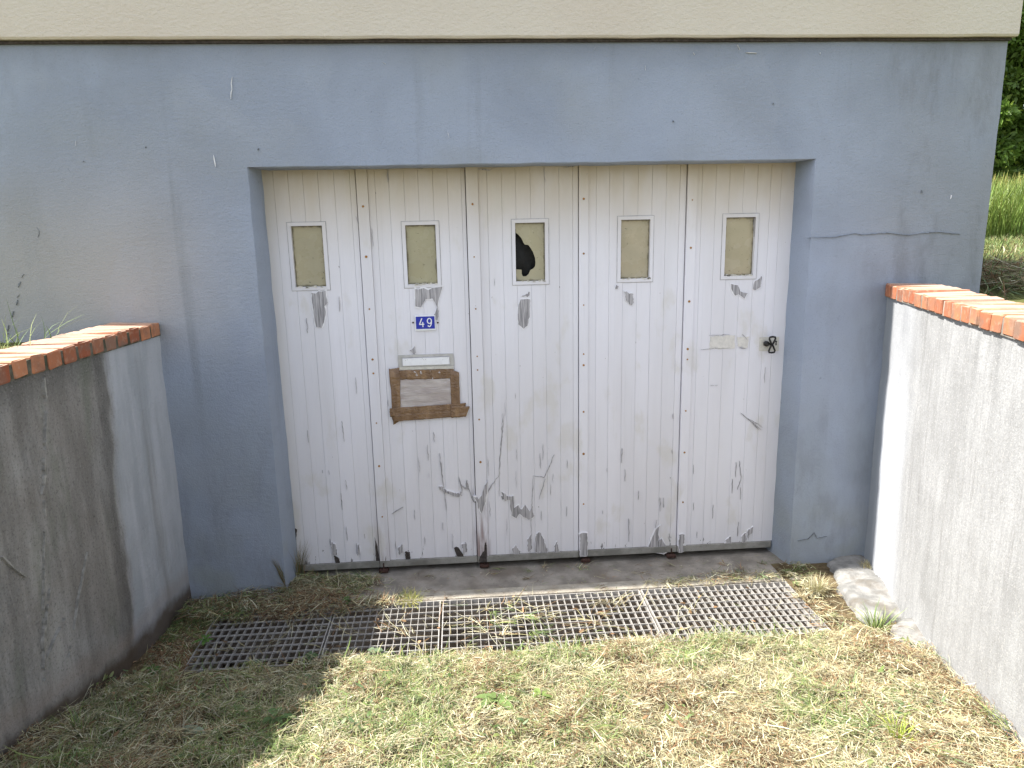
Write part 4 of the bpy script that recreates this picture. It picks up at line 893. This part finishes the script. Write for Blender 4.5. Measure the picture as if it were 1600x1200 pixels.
def tuft(label, x, y, z, n_, h, r, pal, spread=.5, cat='grass tuft', name='grass_tuft', wd=(.0012, .0026)):
    a = RNG.uniform(0, 6.28, n_); rr = r * RNG.random(n_) ** .7
    b = np.stack([x + rr * np.cos(a), y + rr * np.sin(a), np.full(n_, z)], 1)
    e = empty(name, (x, y, z), label, cat)
    c = pal[RNG.integers(0, len(pal), n_)] * RNG.uniform(.8, 1.2, (n_, 1))
    o = blades('blades', b, a + RNG.normal(0, .5, n_), RNG.uniform(.5, 1.1, n_) * h, RNG.uniform(*wd, n_), np.clip(c, 0, 1), M['grass'], pitch0=np.clip(RNG.normal(1.25, spread * .5, n_), .1, 1.55), curl=RNG.uniform(.0, spread, n_), parent=e)
    o['kind'] = 'stuff'; return e
def gp(px, py, z=GZ0): q = pt(px, py, 2, z); return q[0], q[1]
x, y = gp(1275, 925); tuft('dry golden grass tuft at the right back corner of the drain', x, y, GZ0, 420, .085, .045, STRAW, .8)
x, y = gp(1432, 905 - 25 + 8, .01); x, y = gp(1356, 884, .015); tuft('small dry grass tuft growing on the corner cement slab', x, y, .012, 130, .035, .035, STRAW, .8)
x, y = gp(1368, 985, .02); tuft('green grass clump standing between the cement slabs', x, y, .0, 90, .14, .028, GREEN, .5, wd=(.002, .004))
x, y = gp(640, 940); tuft('yellow green sunlit tuft at the back edge of the drain', x, y, GZ0, 190, .05, .06, np.array([[.45, .45, .14], [.55, .5, .2], [.35, .38, .1]]), .9)
x, y = gp(125, 1140, .12); tuft('upright green grass blades by the foot of the left wall', x, y, ground_z(x, y), 60, .11, .02, GREEN, .4, wd=(.002, .004))
x, y = gp(1402, 1180, .13); tuft('small bright green sprig in straw at the bottom right', x, y, ground_z(x, y) + .02, 60, .07, .03, np.array([[.42, .5, .08], [.35, .45, .07]]), .5)
x, y = gp(460, 905); tuft('thin dry grass climbing the left door jamb', .022, .125, GZ0, 120, .20, .016, np.array([[.2, .17, .08], [.27, .2, .1], [.16, .17, .07]]), .12)
# broad-leaved weeds
def weed(label, x, y, z, n_, L, W_, col, up=.5, name='weed_plant', stem=True):
    e = empty(name, (x, y, z), label, 'weed')
    for k in range(n_):
        a = k * 2.4 + random.uniform(-.3, .3); l = L * random.uniform(.6, 1.1); p = up * random.uniform(.5, 1.3); W2 = W_ * random.uniform(.8, 1.2)
        d = Vector((math.cos(a), math.sin(a), 0)); s = Vector((-d.y, d.x, 0)); vs = []; h0 = random.uniform(0, .02)
        for t, w2 in ((0, .12), (.25, .55), (.5, 1.0), (.75, .75), (1, .04)):
            c = Vector((x, y, z + h0)) + d * (l * t * math.cos(p)) + Vector((0, 0, l * (t * math.sin(p) - .45 * t * t)))
            vs += [c + s * W2 * w2 / 2 + Vector((0, 0, W2 * .16 * w2)), c, c - s * W2 * w2 / 2 + Vector((0, 0, W2 * .16 * w2))]
        fs = []
        for i in range(4): fs += [(i * 3, i * 3 + 1, i * 3 + 4, i * 3 + 3), (i * 3 + 1, i * 3 + 2, i * 3 + 5, i * 3 + 4)]
        o = mobj('leaf', vs, fs, M['leaf'], e, smooth=True); ca = o.data.color_attributes.new('col', 'FLOAT_COLOR', 'POINT')
        v_ = random.uniform(.75, 1.2); ca.data.foreach_set('color', [c * v_ for _ in vs for c in (*col, 1 / v_)])
    return e
x, y = gp(322, 1008); weed('pointed green weed seedling growing through the left end of the grate', x, y, GZ0 + .01, 8, .055, .017, (.12, .24, .05), .5)
x, y = gp(487, 1028); weed('dark green round leaved weed at the grate in the shade', x, y, GZ0 - .005, 8, .04, .028, (.09, .16, .06), .7)
x, y = gp(585, 1022); weed('grey green weed straddling the shadow edge on the grate', x, y, GZ0, 7, .04, .026, (.16, .22, .13), .7)
x, y = gp(400, 1040); weed('tiny weed at the front edge of the leftmost grate', x, y, GZ0 + .0, 5, .03, .02, (.15, .2, .12), .7)
x, y = gp(545, 950); weed('small weed in the clipping heap at the back of the grate', x, y, GZ0 + .02, 7, .045, .013, (.1, .17, .05), .8)
x, y = gp(775, 1120, .08); weed('flat leafy weed in the middle of the sunlit straw', x, y, ground_z(x, y) + .03, 11, .085, .03, (.17, .25, .08), .35)
x, y = gp(845, 1110, .08); weed('narrow leaved weed right of the flat leafy weed', x, y, ground_z(x, y) + .03, 8, .06, .018, (.2, .28, .08), .35)
x, y = gp(300, 1165, .1); weed('pale furry leaved weed in the shaded grass bottom left', x, y, ground_z(x, y) + .03, 8, .045, .03, (.26, .31, .22), .4)
x, y = gp(240, 1040, .02); weed('low green weed in the debris by the left wall', x, y, ground_z(x, y) + .02, 9, .04, .016, (.1, .19, .05), .5)
x, y = gp(430, 1140, .1); weed('dark leafy weed at the shadow edge of the grass', x, y, ground_z(x, y) + .03, 9, .07, .02, (.12, .2, .07), .5)
# grass and stalks growing behind the left wall coping
tz = 1.255
for k, (px, py, lab) in enumerate(((6, 545, 'tall green grass clump behind the left coping at the photo edge'), (68, 540, 'leaning grass stems lying over the left brick coping'))):
    q = pt(px, py, 0, -.70); n_ = (34, 10)[k]
    e = empty('grass_tuft', (-.72, q[1], tz - .03), lab, 'grass tuft'); a = RNG.uniform(0, 6.28, n_)
    b = np.stack([-.70 + RNG.normal(0, .03, n_), q[1] + RNG.normal(0, .05, n_), np.full(n_, tz - .03)], 1)
    c = GREEN[RNG.integers(0, len(GREEN), n_)]
    o = blades('blades', b, a, RNG.uniform(.08, .2, n_), RNG.uniform(.002, .004, n_), c, M['grass'], pitch0=RNG.uniform(.7, 1.5, n_), curl=RNG.uniform(0, .4, n_), bounds=False, parent=e)

# ------------------------------------------------------------------ background on the right: lawn, tall grass, hedge
def bgpt(px, depth):
    d = ROWS.T @ np.array([(px - 800) / FPX, 0, 1.0]); return CAM + d * depth
n_ = 26000; x = RNG.uniform(3.2, 12, n_); y = RNG.uniform(-.5, 9, n_); k = (np.abs(x - (3.25 + .75 * y)) < 1.6) & (x > 3.28); x, y = x[k], y[k]; n_ = len(x)
c = mixcols(n_, .86, .08) * .8
blades('lawn_grass', np.stack([x, y, np.full(n_, UP)], 1), RNG.uniform(0, 6.28, n_), RNG.uniform(.04, .12, n_), RNG.uniform(.004, .009, n_), c, M['grass'], pitch0=RNG.uniform(.1, 1.2, n_), bounds=False)
n_ = 1300; x = 3.7 + RNG.normal(0, .22, n_); y = .42 + RNG.normal(0, .28, n_); k = x > 3.3; x, y = x[k], y[k]; n_ = len(x)
blades('hay_heap', np.stack([x, y, UP + .02 + .12 * RNG.random(n_) * np.exp(-((x - 3.7) ** 2 + (y - .42) ** 2) * 6)], 1), RNG.uniform(0, 6.28, n_), RNG.uniform(.06, .3, n_), RNG.uniform(.003, .006, n_), mixcols(n_, .2, .55), M['grass'], bounds=False)
n_ = 16000; x = RNG.uniform(8.0, 13.5, n_); y = RNG.uniform(8.4, 11.5, n_)
top_ = UP + .0 * x
blades('tall_grass', np.stack([x, y, top_], 1), RNG.uniform(0, 6.28, n_), RNG.uniform(.5, 1.15, n_), RNG.uniform(.007, .016, n_), np.clip(np.array([[.16, .25, .06]]) * RNG.uniform(.5, 1.5, (n_, 1)) + np.array([[.08, .05, .01]]) * RNG.random((n_, 1)), 0, 1), M['leaf'], pitch0=RNG.uniform(1.15, 1.5, n_), curl=RNG.uniform(0, .2, n_), bounds=False)
def hedge(label, cx_, cy_, sx, sy, h, n_, z0=UP, name='hedge'):
    e = empty(name, (cx_, cy_, z0), label, 'hedge')
    mb = MB()
    for k in range(7):
        x = cx_ + RNG.uniform(-sx * .8, sx * .8); y = cy_ + RNG.uniform(-.2, .4)
        mb.tube([(x, y, z0 - .05), (x + .1, y, z0 + h * .4), (x + RNG.uniform(-.3, .3), y + .1, z0 + h * .85)], [.07, .05, .02], 6)
    mb.build('trunk', M['bark'], e)
    # clumps of leaves: sprays hang outwards from many clump centres on an uneven shell
    nc = 620; u = RNG.uniform(-1, 1, nc); v = RNG.random(nc); ph = RNG.uniform(-1.7, 1.7, nc)
    C0 = np.stack([cx_ + u * sx, cy_ - sy * np.cos(ph) * (.75 + .25 * RNG.random(nc)) * (1.02 - .35 * v ** 3), z0 + .15 + v * (h - .15)], 1)
    C0[:, 1] += vnoise(C0[:, 0], C0[:, 2], 1.6) * .5
    ci = RNG.integers(0, nc, n_); rad = RNG.uniform(.18, .36, nc)[ci]
    dv = RNG.normal(0, 1, (n_, 3)); dv /= np.linalg.norm(dv, axis=1)[:, None]; rr = RNG.random(n_) ** .4
    ctr = C0[ci] + dv * (rad * rr)[:, None] * np.array([1, 1, .75])
    t = dv * .6 + RNG.normal(0, .5, (n_, 3)) + np.array([0, -.2, -.25]); t /= np.linalg.norm(t, axis=1)[:, None]
    s = np.cross(t, dv + RNG.normal(0, .4, (n_, 3))); s /= np.linalg.norm(s, axis=1)[:, None] + 1e-9
    L = RNG.uniform(.10, .20, n_)[:, None]; W2 = L * .45
    P = np.stack([ctr, ctr + t * L * .5 + s * W2 / 2, ctr + t * L, ctr + t * L * .5 - s * W2 / 2], 1).reshape(-1, 3) - np.array([cx_, cy_, z0])
    me = bpy.data.meshes.new('foliage'); me.vertices.add(len(P)); me.vertices.foreach_set('co', P.astype(np.float32).ravel())
    me.loops.add(4 * n_); me.loops.foreach_set('vertex_index', np.arange(4 * n_, dtype=np.int32)); me.polygons.add(n_)
    me.polygons.foreach_set('loop_start', np.arange(n_, dtype=np.int32) * 4); me.polygons.foreach_set('loop_total', np.full(n_, 4, np.int32)); me.update()
    clump = RNG.uniform(.7, 1.35, nc)[ci][:, None] * RNG.uniform(.8, 1.2, (n_, 1)); col = np.array([.12, .20, .035]) * clump
    yl = RNG.random(n_) < .18; col[yl] = np.array([.22, .30, .05]) * clump[yl]
    ca = me.color_attributes.new('col', 'FLOAT_COLOR', 'POINT'); ca.data.foreach_set('color', np.repeat(np.concatenate([col, np.ones((n_, 1))], 1), 4, 0).astype(np.float32).ravel())
    me.materials.append(M['leaf']); o = bpy.data.objects.new('foliage', me); link(o, e)
    mb = MB(); 
    return e
hedge('tall sunlit leafy hedge filling the view right of the house corner', 13.2, 13.4, 3.4, 1.3, 6.5, 170000)
hedge('second leafy hedge row behind the first', 15.5, 17.0, 4.5, 1.3, 9.5, 80000)
n_ = 1600; x = RNG.uniform(9, 13, n_); y = RNG.uniform(11.2, 11.9, n_)
blades('yellow_weeds', np.stack([x, y, np.full(n_, UP + .5)], 1), RNG.uniform(0, 6.28, n_), RNG.uniform(.3, .8, n_), RNG.uniform(.01, .025, n_), np.clip(np.array([[.42, .38, .12]]) * RNG.uniform(.6, 1.2, (n_, 1)), 0, 1), M['grass'], pitch0=RNG.uniform(.9, 1.5, n_), bounds=False)
